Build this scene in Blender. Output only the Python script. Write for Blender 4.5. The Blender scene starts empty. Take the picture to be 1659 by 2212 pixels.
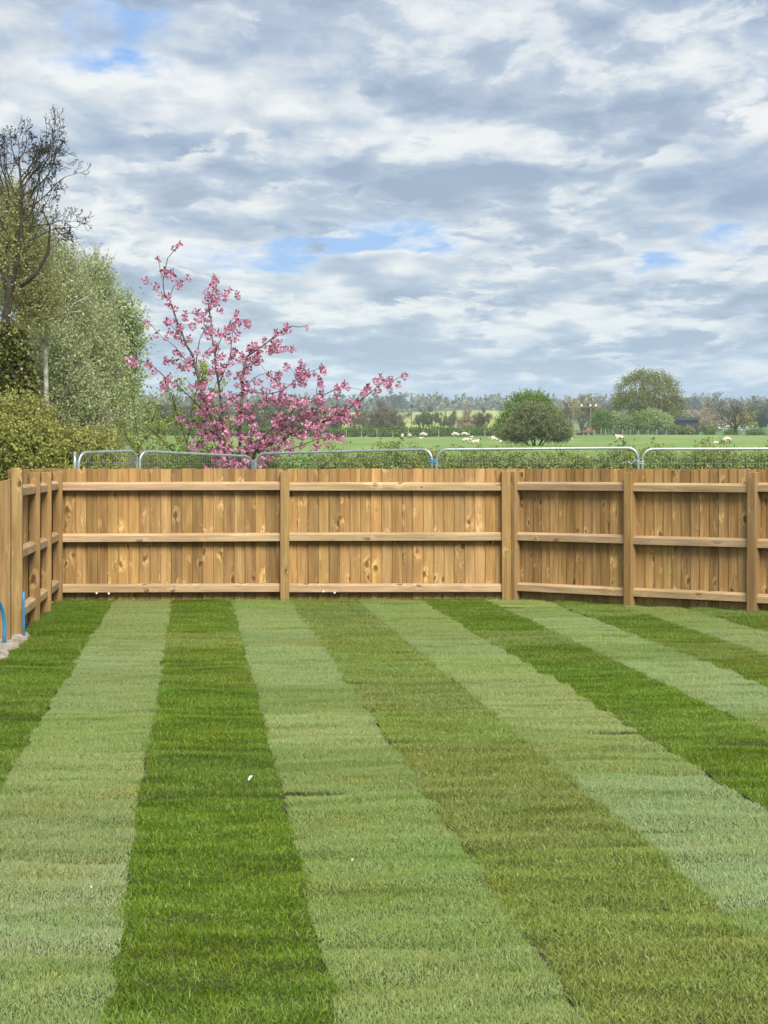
import bpy, bmesh, math, random
import numpy as np
from mathutils import Vector, Matrix

C = bpy.context.scene.collection
SC = bpy.context.scene
R = math.radians

# ------------------------------------------------------------------ camera
F = 4800.0            # focal length and picture measures in units of a 1659 x 2212 picture
EYE = 1.5
cam_d = bpy.data.cameras.new("camera")
cam = bpy.data.objects.new("camera", cam_d); C.objects.link(cam)
cam.location = (0, 0, EYE); cam.rotation_euler = (R(90), 0, 0)
cam_d.sensor_fit = 'VERTICAL'; cam_d.sensor_height = 36.0; cam_d.sensor_width = 27.0
cam_d.lens = F / 2212 * 36.0
cam_d.shift_y = -101 / 2212
cam_d.clip_start = 0.1; cam_d.clip_end = 20000
SC.camera = cam
SC.view_settings.view_transform = 'Standard'; SC.view_settings.look = 'None'
SC.view_settings.gamma = 1.0; SC.view_settings.use_curve_mapping = False
SC.view_settings.exposure = 0.33
SC.cycles.max_bounces = 6; SC.cycles.diffuse_bounces = 3; SC.cycles.glossy_bounces = 2
SC.cycles.transmission_bounces = 3; SC.cycles.transparent_max_bounces = 6; SC.cycles.volume_bounces = 1
SC.cycles.caustics_reflective = False; SC.cycles.caustics_refractive = False

SUN_EL, SUN_AZ = R(46), R(162)     # azimuth clockwise from +Y (the way the camera looks)
sun_d = bpy.data.lights.new("sun", 'SUN'); sun = bpy.data.objects.new("sun", sun_d); C.objects.link(sun)
sun_d.energy = 4.3; sun_d.angle = R(28); sun_d.color = (1.0, 0.95, 0.87)
sv = Vector((math.sin(SUN_AZ) * math.cos(SUN_EL), math.cos(SUN_AZ) * math.cos(SUN_EL), math.sin(SUN_EL)))
sun.rotation_euler = sv.to_track_quat('Z', 'Y').to_euler()
sun.location = sv * 50

# ------------------------------------------------------------------ node helpers
class NT:
    def __init__(s, tree):
        s.t = tree; s.n = tree.nodes; s.l = tree.links
    def new(s, typ, **kw):
        n = s.n.new(typ)
        for k, v in kw.items(): setattr(n, k, v)
        return n
    def put(s, sock, val):
        if hasattr(val, 'is_linked') or isinstance(val, bpy.types.NodeSocket): s.l.new(val, sock)
        else: sock.default_value = val
    def math(s, op, a, b=None, c=None, clamp=False):
        n = s.new('ShaderNodeMath', operation=op, use_clamp=clamp)
        s.put(n.inputs[0], a)
        if b is not None: s.put(n.inputs[1], b)
        if c is not None: s.put(n.inputs[2], c)
        return n.outputs[0]
    def vmath(s, op, a, b=None):
        n = s.new('ShaderNodeVectorMath', operation=op)
        s.put(n.inputs[0], a)
        if b is not None: s.put(n.inputs[1], b)
        return n.outputs[0]
    def mix(s, f, a, b, blend='MIX'):
        n = s.new('ShaderNodeMix', data_type='RGBA', blend_type=blend)
        s.put(n.inputs[0], f)
        s.put(n.inputs[6], a if not isinstance(a, tuple) else (*a[:3], 1))
        s.put(n.inputs[7], b if not isinstance(b, tuple) else (*b[:3], 1))
        return n.outputs[2]
    def noise(s, vec, scale=1.0, detail=3.0, rough=0.55, dist=0.0, dims='3D'):
        n = s.new('ShaderNodeTexNoise', noise_dimensions=dims)
        if vec is not None: s.l.new(vec, n.inputs['Vector'])
        n.inputs['Scale'].default_value = scale; n.inputs['Detail'].default_value = detail
        n.inputs['Roughness'].default_value = rough; n.inputs['Distortion'].default_value = dist
        return n.outputs[0]
    def ramp(s, f, lo, hi, a=0.0, b=1.0, smooth=True):
        n = s.new('ShaderNodeMapRange', interpolation_type='SMOOTHSTEP' if smooth else 'LINEAR')
        s.put(n.inputs[0], f)
        for i, v in enumerate((lo, hi, a, b)): n.inputs[i + 1].default_value = v
        return n.outputs[0]
    def sep(s, v):
        n = s.new('ShaderNodeSeparateXYZ'); s.l.new(v, n.inputs[0]); return n.outputs
    def comb(s, x, y, z):
        n = s.new('ShaderNodeCombineXYZ')
        for i, v in enumerate((x, y, z)): s.put(n.inputs[i], v)
        return n.outputs[0]

def material(name):
    m = bpy.data.materials.new(name); m.use_nodes = True
    nt = NT(m.node_tree)
    b = m.node_tree.nodes['Principled BSDF']
    return m, nt, b

# ------------------------------------------------------------------ world: Nishita sky behind a layer of broken stratocumulus
world = bpy.data.worlds.new("World"); SC.world = world; world.use_nodes = True
w = NT(world.node_tree); bg = world.node_tree.nodes['Background']
sky = w.new('ShaderNodeTexSky', sky_type='NISHITA')
sky.sun_disc = False; sky.sun_elevation = SUN_EL; sky.sun_rotation = SUN_AZ
sky.air_density = 1.0; sky.dust_density = 0.6; sky.ozone_density = 2.0
COV = (0.31, 0.50); HEAP = (0.61, 0.69)
def cloud_world(SEED):
    tc = w.new('ShaderNodeTexCoord')
    X, Y, Z = w.sep(tc.outputs['Generated'])
    Zp = w.math('MAXIMUM', Z, 0.0)
    def plane(dz, lat, soft=0.085):
        den = w.math('ADD', w.math('MAXIMUM', w.math('ADD', Z, dz), 0.0), soft)
        return w.comb(w.math('MULTIPLY', w.math('DIVIDE', w.math('ADD', X, lat), den), 1.08), w.math('MULTIPLY', w.math('DIVIDE', Y, den), 0.56), SEED)
    v0 = plane(0, 0); v1 = plane(-0.0125, -0.004)
    def field(v):
        a = w.noise(v, 1.55, 2.0, 0.5, 0.0)
        n3 = w.new('ShaderNodeTexNoise'); w.l.new(v, n3.inputs['Vector'])
        n3.inputs['Scale'].default_value = 5.0; n3.inputs['Detail'].default_value = 3.0
        vw = w.vmath('ADD', v, w.vmath('MULTIPLY', w.vmath('SUBTRACT', n3.outputs[1], (0.5, 0.5, 0.5)), (0.26, 0.26, 0.0)))
        def puffs(scale, smooth):
            vo = w.new('ShaderNodeTexVoronoi', feature='SMOOTH_F1'); w.l.new(vw, vo.inputs['Vector'])
            vo.inputs['Scale'].default_value = scale; vo.inputs['Smoothness'].default_value = smooth
            return w.math('SUBTRACT', 0.75, vo.outputs['Distance'])
        p1 = puffs(2.5, 0.35); p2 = puffs(6.5, 0.3)
        b = w.noise(vw, 11.0, 8.0, 0.66, 0.3)
        s = w.math('ADD', w.math('MULTIPLY', a, 0.75), w.math('MULTIPLY', p1, 0.40))
        s = w.math('ADD', s, w.math('MULTIPLY', p2, 0.25))
        return w.math('ADD', s, w.math('MULTIPLY', b, 0.24))
    f0 = field(v0); f1 = field(v1)
    emb = w.math('SUBTRACT', f1, f0)                       # bright where a cloud's upper edge begins, grey under it
    big = w.noise(v0, 0.75, 2.0, 0.5)
    wisp = w.noise(v0, 5.5, 9.0, 0.66, 0.4)
    dens = w.math('ADD', f0, w.math('MULTIPLY', w.math('SUBTRACT', big, 0.5), 0.6))
    dens = w.math('ADD', dens, w.math('MULTIPLY', w.math('SUBTRACT', wisp, 0.5), 0.36))
    cover = w.ramp(dens, COV[0], COV[1])
    lit = w.math('ADD', w.math('MULTIPLY', emb, 3.0), w.math('MULTIPLY', w.math('SUBTRACT', wisp, 0.5), 0.8))
    lit = w.math('ADD', lit, w.math('MULTIPLY', w.math('SUBTRACT', big, 0.5), -0.9))
    lit = w.ramp(lit, -0.70, 0.54, smooth=False)
    rmp = w.new('ShaderNodeValToRGB'); w.l.new(lit, rmp.inputs[0]); cr = rmp.color_ramp
    for i, (p_, c_) in enumerate(((0.0, (.32, .415, .60)), (0.40, (.48, .575, .73)), (0.68, (.70, .755, .83)), (1.0, (.95, .96, .97)))):
        e_ = cr.elements[i] if i < 2 else cr.elements.new(p_)
        e_.position = p_; e_.color = (*c_, 1)
    ccol = w.vmath('SCALE', rmp.outputs[0]); ccol.node.inputs['Scale'].default_value = 8.9
    blue = w.mix(0.7, sky.outputs[0], (2.3, 4.5, 9.4))
    col = w.mix(cover, blue, ccol)
    # nearer, firmer heaps in front of the soft sheet: crisp crowns, flat grey feet
    u0 = w.vmath('ADD', plane(0, 0), (7.3, 2.9, 4.1)); u1 = w.vmath('ADD', plane(-0.017, -0.006), (7.3, 2.9, 4.1))
    g0 = field(u0); g1 = field(u1)
    fine = w.noise(u0, 16.0, 6.0, 0.65, 0.5)
    edge = w.math('ADD', g0, w.math('MULTIPLY', w.math('SUBTRACT', fine, 0.5), 0.22))
    heap = w.math('MULTIPLY', w.ramp(edge, HEAP[0], HEAP[1]), 0.92)
    hl = w.math('ADD', w.math('MULTIPLY', w.math('SUBTRACT', g1, g0), 2.6), w.math('MULTIPLY', w.math('SUBTRACT', fine, 0.5), 0.9))
    hl = w.math('ADD', hl, w.math('MULTIPLY', w.math('SUBTRACT', g0, HEAP[1]), -0.9))
    hl = w.ramp(hl, -0.62, 0.42, smooth=False)
    r2 = w.new('ShaderNodeValToRGB'); w.l.new(hl, r2.inputs[0]); cr = r2.color_ramp
    for i, (p_, c_) in enumerate(((0.0, (.335, .425, .59)), (0.45, (.50, .59, .735)), (0.72, (.80, .84, .89)), (1.0, (.99, .99, .99)))):
        e_ = cr.elements[i] if i < 2 else cr.elements.new(p_)
        e_.position = p_; e_.color = (*c_, 1)
    hc = w.vmath('SCALE', r2.outputs[0]); hc.node.inputs['Scale'].default_value = 8.9
    col = w.mix(heap, col, hc)
    hz = w.ramp(Zp, 0.0, 0.075, 0.5, 0.0)
    return w.mix(hz, col, (5.0, 6.9, 9.4))
col = cloud_world(77.5)
w.l.new(col, bg.inputs['Color']); bg.inputs['Strength'].default_value = 0.085
world.cycles.sampling_method = 'MANUAL'; world.cycles.sample_map_resolution = 1024

# ------------------------------------------------------------------ object helpers
def tag(o, label=None, cat=None, group=None, kind=None):
    if label: o['label'] = label
    if cat: o['category'] = cat
    if group: o['group'] = group
    if kind: o['kind'] = kind
    return o
def link(name, me, parent=None, loc=(0, 0, 0), rot=(0, 0, 0), scale=(1, 1, 1)):
    o = bpy.data.objects.new(name, me); C.objects.link(o)
    o.location = loc; o.rotation_euler = rot; o.scale = scale
    if parent: o.parent = parent
    return o
def empty(name, loc=(0, 0, 0), rot=(0, 0, 0), scale=(1, 1, 1)):
    o = link(name, None, None, loc, rot, scale); o.empty_display_size = 0.2
    return o
def arrays_mesh(name, V, faces, mats, midx=None, smooth=False):
    """V Nx3, faces = list of int arrays (each MxK) -> one mesh, fast."""
    me = bpy.data.meshes.new(name)
    V = np.asarray(V, np.float32)
    faces = [np.asarray(f, np.int32) for f in faces if len(f)]
    me.vertices.add(len(V)); me.vertices.foreach_set('co', V.ravel())
    nl = sum(f.size for f in faces); npoly = sum(len(f) for f in faces)
    me.loops.add(nl); me.polygons.add(npoly)
    me.loops.foreach_set('vertex_index', np.concatenate([f.ravel() for f in faces]))
    starts = []; k = 0
    for f in faces:
        starts.append(k + np.arange(len(f)) * f.shape[1]); k += f.size
    me.polygons.foreach_set('loop_start', np.concatenate(starts).astype(np.int32))
    for m in (mats if isinstance(mats, (list, tuple)) else [mats]): me.materials.append(m)
    if midx is not None: me.polygons.foreach_set('material_index', np.asarray(midx, np.int32))
    if smooth: me.polygons.foreach_set('use_smooth', np.ones(npoly, bool))
    me.update(calc_edges=True)
    return me
def unit(a):
    return a / np.maximum(np.linalg.norm(a, axis=-1, keepdims=True), 1e-9)
def leaf_arrays(P, rng, size, aspect=0.55, out=None, bias=0.5, fold=True):
    """one small pointed leaf (a kite) per point."""
    P = np.asarray(P, float); n = len(P)
    nrm = rng.normal(size=(n, 3))
    if out is not None: nrm = unit(nrm) + bias * np.asarray(out)
    nrm = unit(nrm)
    d = unit(np.cross(nrm, rng.normal(size=(n, 3))))
    s = np.cross(nrm, d)
    L = (size * rng.uniform(0.65, 1.3, n))[:, None]
    a = P; b = P + d * L * 0.5 + s * L * aspect * 0.5 + nrm * L * 0.08
    c = P + d * L; e = P + d * L * 0.5 - s * L * aspect * 0.5 + nrm * L * 0.08
    V = np.stack([a, b, c, e], 1).reshape(-1, 3)
    Q = np.arange(4 * n).reshape(n, 4)
    return V, Q
def leaf_mesh(name, P, rng, size, mat, **kw):
    V, Q = leaf_arrays(P, rng, size, **kw)
    return arrays_mesh(name, V, [Q], mat)
def seg_arrays(S, sides=4):
    """S Nx8 (p0,p1,r0,r1) -> tapered prisms."""
    S = np.asarray(S, float); n = len(S)
    p0, p1, r0, r1 = S[:, :3], S[:, 3:6], S[:, 6], S[:, 7]
    d = unit(p1 - p0)
    ref = np.where(np.abs(d[:, 2:3]) > 0.9, np.array([[1.0, 0, 0]]), np.array([[0, 0, 1.0]]))
    a = unit(np.cross(d, ref)); b = np.cross(d, a)
    ang = np.arange(sides) * 2 * math.pi / sides
    ring = a[:, None, :] * np.cos(ang)[None, :, None] + b[:, None, :] * np.sin(ang)[None, :, None]
    lo = p0[:, None, :] + ring * r0[:, None, None]
    hi = p1[:, None, :] + ring * r1[:, None, None]
    V = np.concatenate([lo, hi], 1).reshape(-1, 3)
    i = np.arange(sides); j = (i + 1) % sides
    q = np.stack([i, j, j + sides, i + sides], 1)
    Q = (q[None] + (np.arange(n) * 2 * sides)[:, None, None]).reshape(-1, 4)
    return V, Q
def seg_mesh(name, S, mat, sides=4, smooth=True):
    V, Q = seg_arrays(S, sides)
    return arrays_mesh(name, V, [Q], mat, smooth=smooth)
def tube_mesh(name, pts, r, mat, sides=10, caps=True, closed=False):
    pts = [Vector(p) for p in pts]; n = len(pts); V = []; Fq = []
    rr = r if isinstance(r, (list, tuple)) else [r] * n
    up = None
    for i, p in enumerate(pts):
        if closed: t = (pts[(i + 1) % n] - pts[i - 1]).normalized()
        else: t = (pts[min(i + 1, n - 1)] - pts[max(i - 1, 0)]).normalized()
        if up is None:
            up = t.orthogonal().normalized()
        up = (up - t * up.dot(t)).normalized(); s = t.cross(up)
        for k in range(sides):
            a = 2 * math.pi * k / sides
            V.append(p + (up * math.cos(a) + s * math.sin(a)) * rr[i])
    m = n if closed else n - 1
    for i in range(m):
        for k in range(sides):
            a = i * sides; b = ((i + 1) % n) * sides
            Fq.append((a + k, a + (k + 1) % sides, b + (k + 1) % sides, b + k))
    me = bpy.data.meshes.new(name)
    caps_f = [tuple(range(sides))[::-1], tuple((n - 1) * sides + k for k in range(sides))] if caps and not closed else []
    me.from_pydata([tuple(v) for v in V], [], Fq + caps_f)
    me.materials.append(mat)
    for p in me.polygons: p.use_smooth = len(p.vertices) == 4
    return me
def prism_mesh(name, profile, length, mat, bevel=0.0, axis='x'):
    """profile (a,b) swept along the axis from 0 to length; local x = length."""
    bm = bmesh.new()
    lo = [bm.verts.new((0, a, b)) for a, b in profile]
    hi = [bm.verts.new((length, a, b)) for a, b in profile]
    n = len(profile)
    for i in range(n): bm.faces.new((lo[i], lo[(i + 1) % n], hi[(i + 1) % n], hi[i]))
    bm.faces.new(lo[::-1]); bm.faces.new(hi)
    bmesh.ops.recalc_face_normals(bm, faces=bm.faces)
    if bevel: bmesh.ops.bevel(bm, geom=list(bm.edges), offset=bevel, segments=1, affect='EDGES')
    me = bpy.data.meshes.new(name); bm.to_mesh(me); bm.free(); me.materials.append(mat)
    return me
def box_mesh(name, lo, hi, mat, bevel=0.0, jitter=None):
    bm = bmesh.new()
    bmesh.ops.create_cube(bm, size=1.0)
    for v in bm.verts:
        v.co = Vector([lo[i] if v.co[i] < 0 else hi[i] for i in range(3)])
    if bevel: bmesh.ops.bevel(bm, geom=list(bm.edges), offset=bevel, segments=1, affect='EDGES')
    me = bpy.data.meshes.new(name); bm.to_mesh(me); bm.free()
    if mat: me.materials.append(mat)
    return me
def at(u, v, D):
    return Vector(((u - 829.5) / F * D, D, EYE + (1005 - v) / F * D))
def xat(u, D): return (u - 829.5) / F * D

# ------------------------------------------------------------------ terrain profile
TD = [-90, 26, 33, 45, 60, 385, 450, 600, 800, 950, 1250, 1700, 2600, 3200, 3700]
TZ = [-.18, -.18, -.27, -.1, .38, 6.56, 7.8, 11.9, 17.3, 21.7, 31.5, 44.0, 65.0, 79.0, 76.0]
def gz(D): return float(np.interp(D, TD, TZ))

# ------------------------------------------------------------------ materials
def leaf_material(name, cols, transl=0.35, rough=0.5, spec=0.25, vary=0.35):
    """leaf colour differs leaf by leaf (random per island), some light through the blade."""
    m, nt, b = material(name)
    g = nt.new('ShaderNodeNewGeometry')
    rnd = g.outputs['Random Per Island']
    rmp = nt.new('ShaderNodeValToRGB'); nt.l.new(rnd, rmp.inputs[0])
    cr = rmp.color_ramp
    while len(cr.elements) < len(cols): cr.elements.new(0.5)
    for i, c in enumerate(cols):
        cr.elements[i].position = i / max(1, len(cols) - 1); cr.elements[i].color = (*(min(.9, x * 1.35) for x in c), 1)
    oi = nt.new('ShaderNodeObjectInfo')
    c = nt.mix(1.0, rmp.outputs[0], oi.outputs['Color'], 'MULTIPLY')
    nt.l.new(c, b.inputs['Base Color']); b.inputs['Roughness'].default_value = rough
    b.inputs['Specular IOR Level'].default_value = spec
    tr = nt.new('ShaderNodeBsdfTranslucent'); nt.l.new(c, tr.inputs[0])
    mx = nt.new('ShaderNodeMixShader'); mx.inputs[0].default_value = transl
    nt.l.new(b.outputs[0], mx.inputs[1]); nt.l.new(tr.outputs[0], mx.inputs[2])
    nt.l.new(mx.outputs[0], nt.n['Material Output'].inputs[0])
    return m
def plain(name, c, rough=0.7, metal=0.0, spec=0.3, nscale=0, namp=0.3, bump=0.0, dark=None):
    m, nt, b = material(name)
    b.inputs['Roughness'].default_value = rough; b.inputs['Metallic'].default_value = metal
    b.inputs['Specular IOR Level'].default_value = spec
    if nscale:
        t = nt.new('ShaderNodeTexCoord')
        n = nt.noise(t.outputs['Object'], nscale, 5, 0.6)
        d = dark or tuple(x * (1 - namp) for x in c); e = tuple(min(1, x * (1 + namp)) for x in c)
        nt.l.new(nt.mix(nt.ramp(n, 0.3, 0.7), d, e), b.inputs['Base Color'])
        if bump:
            bp = nt.new('ShaderNodeBump'); bp.inputs['Strength'].default_value = bump
            bp.inputs['Distance'].default_value = 0.02
            nt.l.new(n, bp.inputs['Height']); nt.l.new(bp.outputs[0], b.inputs['Normal'])
    else: b.inputs['Base Color'].default_value = (*c, 1)
    return m

def wood_material(name, c_lo, c_hi, knots=1.0, pale=0.8):
    """treated softwood: long grain, knots with pale flame figure round them, tone board by board (object colour)."""
    m, nt, b = material(name)
    t = nt.new('ShaderNodeTexCoord'); oi = nt.new('ShaderNodeObjectInfo')
    off = nt.vmath('SCALE', nt.comb(37.1, 11.3, 53.7)); off.node.inputs['Scale'].default_value = 1.0
    nt.l.new(oi.outputs['Random'], off.node.inputs['Scale'])
    v = nt.vmath('ADD', t.outputs['Object'], off)
    # knots
    vk = nt.vmath('MULTIPLY', v, (9.0, 9.0, 5.2))
    wob = nt.noise(vk, 1.3, 2, 0.5)
    vk2 = nt.vmath('ADD', vk, nt.comb(nt.math('MULTIPLY', wob, 0.5), 0.0, nt.math('MULTIPLY', wob, 0.35)))
    vor = nt.new('ShaderNodeTexVoronoi', feature='F1'); nt.l.new(vk2, vor.inputs['Vector'])
    vor.inputs['Scale'].default_value = 1.0
    d = vor.outputs['Distance']
    rv = nt.sep(vor.outputs['Color'])[0]
    has = nt.ramp(rv, 0.54, 0.58)
    size = nt.math('MULTIPLY_ADD', nt.math('FRACT', nt.math('MULTIPLY', rv, 29.0)), 0.95, 0.35)
    dd = nt.math('DIVIDE', d, size)
    knot = nt.math('MULTIPLY', nt.ramp(dd, 0.13, 0.24, 1.0, 0.0), has)
    halo = nt.math('MULTIPLY', nt.ramp(dd, 0.2, 0.62, 1.0, 0.0), has)
    # grain, pushed aside by the knots
    warp = nt.math('MULTIPLY', halo, 0.03)
    vg = nt.vmath('ADD', v, nt.comb(warp, warp, 0.0))
    grain = nt.noise(nt.vmath('MULTIPLY', vg, (95.0, 60.0, 2.6)), 1.0, 4, 0.6, 0.3)
    tone = nt.noise(nt.vmath('MULTIPLY', vg, (14.0, 9.0, 1.3)), 1.0, 3, 0.55, 0.4)
    fl = nt.noise(nt.vmath('MULTIPLY', vg, (22.0, 14.0, 7.0)), 1.0, 3, 0.6, 1.2)
    c = nt.mix(nt.ramp(tone, 0.28, 0.72), c_lo, c_hi)
    c = nt.mix(nt.math('MULTIPLY', nt.ramp(grain, 0.40, 0.68), 0.48), c, tuple(x * 0.62 for x in c_lo))
    palec = tuple(min(1, x * 1.45) for x in c_hi)
    c = nt.mix(nt.math('MULTIPLY', nt.math('MULTIPLY', halo, nt.ramp(fl, 0.42, 0.6)), pale), c, palec)
    ring = nt.math('MULTIPLY', nt.math('MULTIPLY', halo, nt.ramp(fl, 0.58, 0.42)), 0.30)
    c = nt.mix(ring, c, tuple(x * 0.55 for x in c_lo))
    c = nt.mix(nt.math('MULTIPLY', knot, 0.8 * knots), c, (c_lo[0] * 0.33, c_lo[1] * 0.27, c_lo[2] * 0.22))
    c = nt.mix(1.0, c, oi.outputs['Color'], 'MULTIPLY')
    nt.l.new(c, b.inputs['Base Color'])
    b.inputs['Roughness'].default_value = 0.72; b.inputs['Specular IOR Level'].default_value = 0.25
    bp = nt.new('ShaderNodeBump'); bp.inputs['Strength'].default_value = 0.25; bp.inputs['Distance'].default_value = 0.003
    nt.l.new(nt.math('ADD', grain, nt.math('MULTIPLY', knot, -0.6)), bp.inputs['Height'])
    nt.l.new(bp.outputs[0], b.inputs['Normal'])
    return m

M = {}
M['board'] = wood_material('softwood_board', (0.325, 0.184, 0.063), (0.505, 0.320, 0.130))
M['rail'] = wood_material('softwood_rail', (0.37, 0.248, 0.128), (0.55, 0.395, 0.225), 0.9, 0.35)
M['post'] = wood_material('softwood_post', (0.27, 0.16, 0.06), (0.42, 0.275, 0.115))
M['bark'] = plain('bark', (0.05, 0.04, 0.03), 0.9, nscale=12, namp=0.5)
M['bark_pale'] = plain('pale_bark', (0.34, 0.32, 0.27), 0.85, nscale=9, namp=0.4)
M['bark_cherry'] = plain('cherry_bark', (0.11, 0.085, 0.075), 0.75, nscale=14, namp=0.6)
M['galv'] = plain('galvanised_steel', (0.42, 0.47, 0.50), 0.42, metal=0.75, spec=0.5, nscale=22, namp=0.2)
M['pipe'] = plain('blue_plastic_pipe', (0.03, 0.225, 0.43), 0.45, spec=0.4, nscale=30, namp=0.12)
M['soil'] = plain('soil', (0.055, 0.04, 0.025), 0.95, nscale=6, namp=0.5)
M['mortar'] = plain('pale_mortar', (0.30, 0.25, 0.19), 0.95, nscale=9, namp=0.45, bump=0.6)
M['white'] = plain('white_plastic', (0.8, 0.78, 0.74), 0.5)
M['fleece'] = plain('sheep_fleece', (0.60, 0.53, 0.42), 0.95, nscale=14, namp=0.2, bump=0.5)
M['lamb'] = plain('lamb_fleece', (0.78, 0.74, 0.66), 0.95, nscale=14, namp=0.12)
M['dark_face'] = plain('dark_face_wool', (0.03, 0.027, 0.025), 0.8)
M['shed'] = plain('dark_sheet_metal', (0.018, 0.022, 0.035), 0.55, metal=0.0, spec=0.4, nscale=1.2, namp=0.3)
M['gull'] = plain('gull_feathers', (0.85, 0.85, 0.84), 0.7)
M['pole'] = plain('weathered_pole', (0.22, 0.19, 0.16), 0.85, nscale=4, namp=0.3)

# ------------------------------------------------------------------ terrain
def build_terrain():
    rows = [-90, -40, 0, 20, 26, 30, 33, 38, 45, 52, 60] + list(np.geomspace(72, 3700, 70))
    V = []; nx = 121
    rng = np.random.default_rng(5)
    ph = rng.uniform(0, 6.28, 8)
    for D in rows:
        wd = max(70, 0.95 * abs(D) + 70)
        for i in range(nx):
            x = (i / (nx - 1) * 2 - 1) * wd
            z = gz(D)
            if D > 70:
                k = min(1, (D - 70) / 200)
                z += k * 0.25 * (math.sin(x / 17 + ph[0]) + math.sin(D / 23 + x / 40 + ph[1])) * (1 if D < 500 else 3)
            if D > 1200: z += (D - 1200) / 2000 * 4 * (math.sin(x / 260 + ph[2]) + 0.6 * math.sin(x / 120 + D / 300 + ph[3]))
            V.append((x, D, z))
    n = len(rows)
    a = np.arange((n - 1) * nx).reshape(n - 1, nx)[:, :-1].ravel()
    Q = np.stack([a, a + 1, a + nx + 1, a + nx], 1)
    m, nt, b = material('farmland')
    g = nt.new('ShaderNodeNewGeometry'); P = g.outputs['Position']; x, y, z = nt.sep(P)
    n1 = nt.noise(nt.vmath('MULTIPLY', P, (0.12, 0.05, 0.1)), 1.0, 5, 0.6)
    n2 = nt.noise(P, 1.6, 4, 0.65)
    past = nt.mix(nt.ramp(n1, 0.35, 0.65), (0.17, 0.255, 0.06), (0.24, 0.32, 0.10))
    past = nt.mix(nt.math('MULTIPLY', nt.ramp(n2, 0.4, 0.7), 0.35), past, (0.05, 0.12, 0.02))
    bigx = nt.noise(P, 0.004, 2, 0.5)
    far = nt.mix(nt.ramp(nt.math('DIVIDE', x, nt.math('MAXIMUM', y, 1.0)), 0.06, 0.10), (0.38, 0.42, 0.13), (0.10, 0.19, 0.07))
    far = nt.mix(nt.math('MULTIPLY', nt.ramp(nt.noise(P, 0.03, 4, 0.6), 0.35, 0.7), 0.3), far, (0.12, 0.18, 0.05))
    wood = nt.mix(nt.ramp(bigx, 0.4, 0.6), (0.06, 0.075, 0.04), (0.13, 0.16, 0.08))
    c = nt.mix(nt.ramp(y, 392, 398), past, far)
    c = nt.mix(nt.ramp(y, 1240, 1260), c, wood)
    nt.l.new(c, b.inputs['Base Color']); b.inputs['Roughness'].default_value = 0.95
    b.inputs['Specular IOR Level'].default_value = 0.1
    o = link('terrain', arrays_mesh('terrain', np.array(V), [Q], m, smooth=True))
    tag(o, kind='structure')
build_terrain()

# ------------------------------------------------------------------ lawn of turf rolls
TH = math.atan(0.0849)                     # rolls run a little to the left of the view
ROLL_W, ROLL_L = 0.645, 1.64
def turf_material():
    m, nt, b = material('turf_grass')
    oi = nt.new('ShaderNodeObjectInfo'); g = nt.new('ShaderNodeNewGeometry')
    t = nt.new('ShaderNodeTexCoord')
    rnd = g.outputs['Random Per Island']
    v = nt.vmath('ADD', t.outputs['Object'], nt.vmath('MULTIPLY', oi.outputs['Location'], (1.0, 1.0, 0.0)))
    band = nt.noise(nt.vmath('MULTIPLY', v, (1.3, 5.0, 1.0)), 1.0, 5, 0.66, 0.6)
    patch = nt.noise(v, 3.0, 4, 0.6)
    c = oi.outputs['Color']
    c = nt.mix(nt.ramp(rnd, 0.0, 0.55, 0.42, 0.0), c, nt.mix(1.0, c, (0.40, 0.50, 0.30), 'MULTIPLY'))
    c = nt.mix(nt.ramp(rnd, 0.80, 1.0, 0.0, 0.55), c, nt.mix(1.0, c, (1.75, 1.6, 1.9), 'MULTIPLY'))
    c = nt.mix(nt.ramp(band, 0.47, 0.68, 0.0, 0.80), c, nt.mix(1.0, c, (0.58, 0.68, 0.35), 'MULTIPLY'))
    c = nt.mix(nt.ramp(patch, 0.52, 0.75, 0.0, 0.6), c, nt.mix(1.0, c, (1.22, 1.02, 0.72), 'MULTIPLY'))
    wide = nt.noise(nt.vmath('MULTIPLY', v, (1.0, 0.8, 1.0)), 1.25, 4, 0.62)
    c = nt.mix(nt.ramp(wide, 0.50, 0.72, 0.0, 0.75), c, nt.mix(1.0, c, (1.05, 0.90, 0.62), 'MULTIPLY'))
    c = nt.mix(nt.ramp(wide, 0.46, 0.28, 0.0, 0.75), c, nt.mix(1.0, c, (0.86, 1.0, 0.85), 'MULTIPLY'))
    straw = nt.math('GREATER_THAN', nt.math('FRACT', nt.math('MULTIPLY', rnd, 53.0)), 0.965)
    c = nt.mix(nt.math('MULTIPLY', straw, 0.6), c, (0.36, 0.31, 0.15))
    nt.l.new(c, b.inputs['Base Color']); b.inputs['Roughness'].default_value = 0.42
    b.inputs['Specular IOR Level'].default_value = 0.35
    tr = nt.new('ShaderNodeBsdfTranslucent'); nt.l.new(c, tr.inputs[0])
    mx = nt.new('ShaderNodeMixShader'); mx.inputs[0].default_value = 0.28
    nt.l.new(b.outputs[0], mx.inputs[1]); nt.l.new(tr.outputs[0], mx.inputs[2])
    nt.l.new(mx.outputs[0], nt.n['Material Output'].inputs[0])
    return m
M['turf'] = turf_material()
M['thatch'] = plain('turf_thatch', (0.06, 0.065, 0.02), 0.95, nscale=30, namp=0.5)

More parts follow.
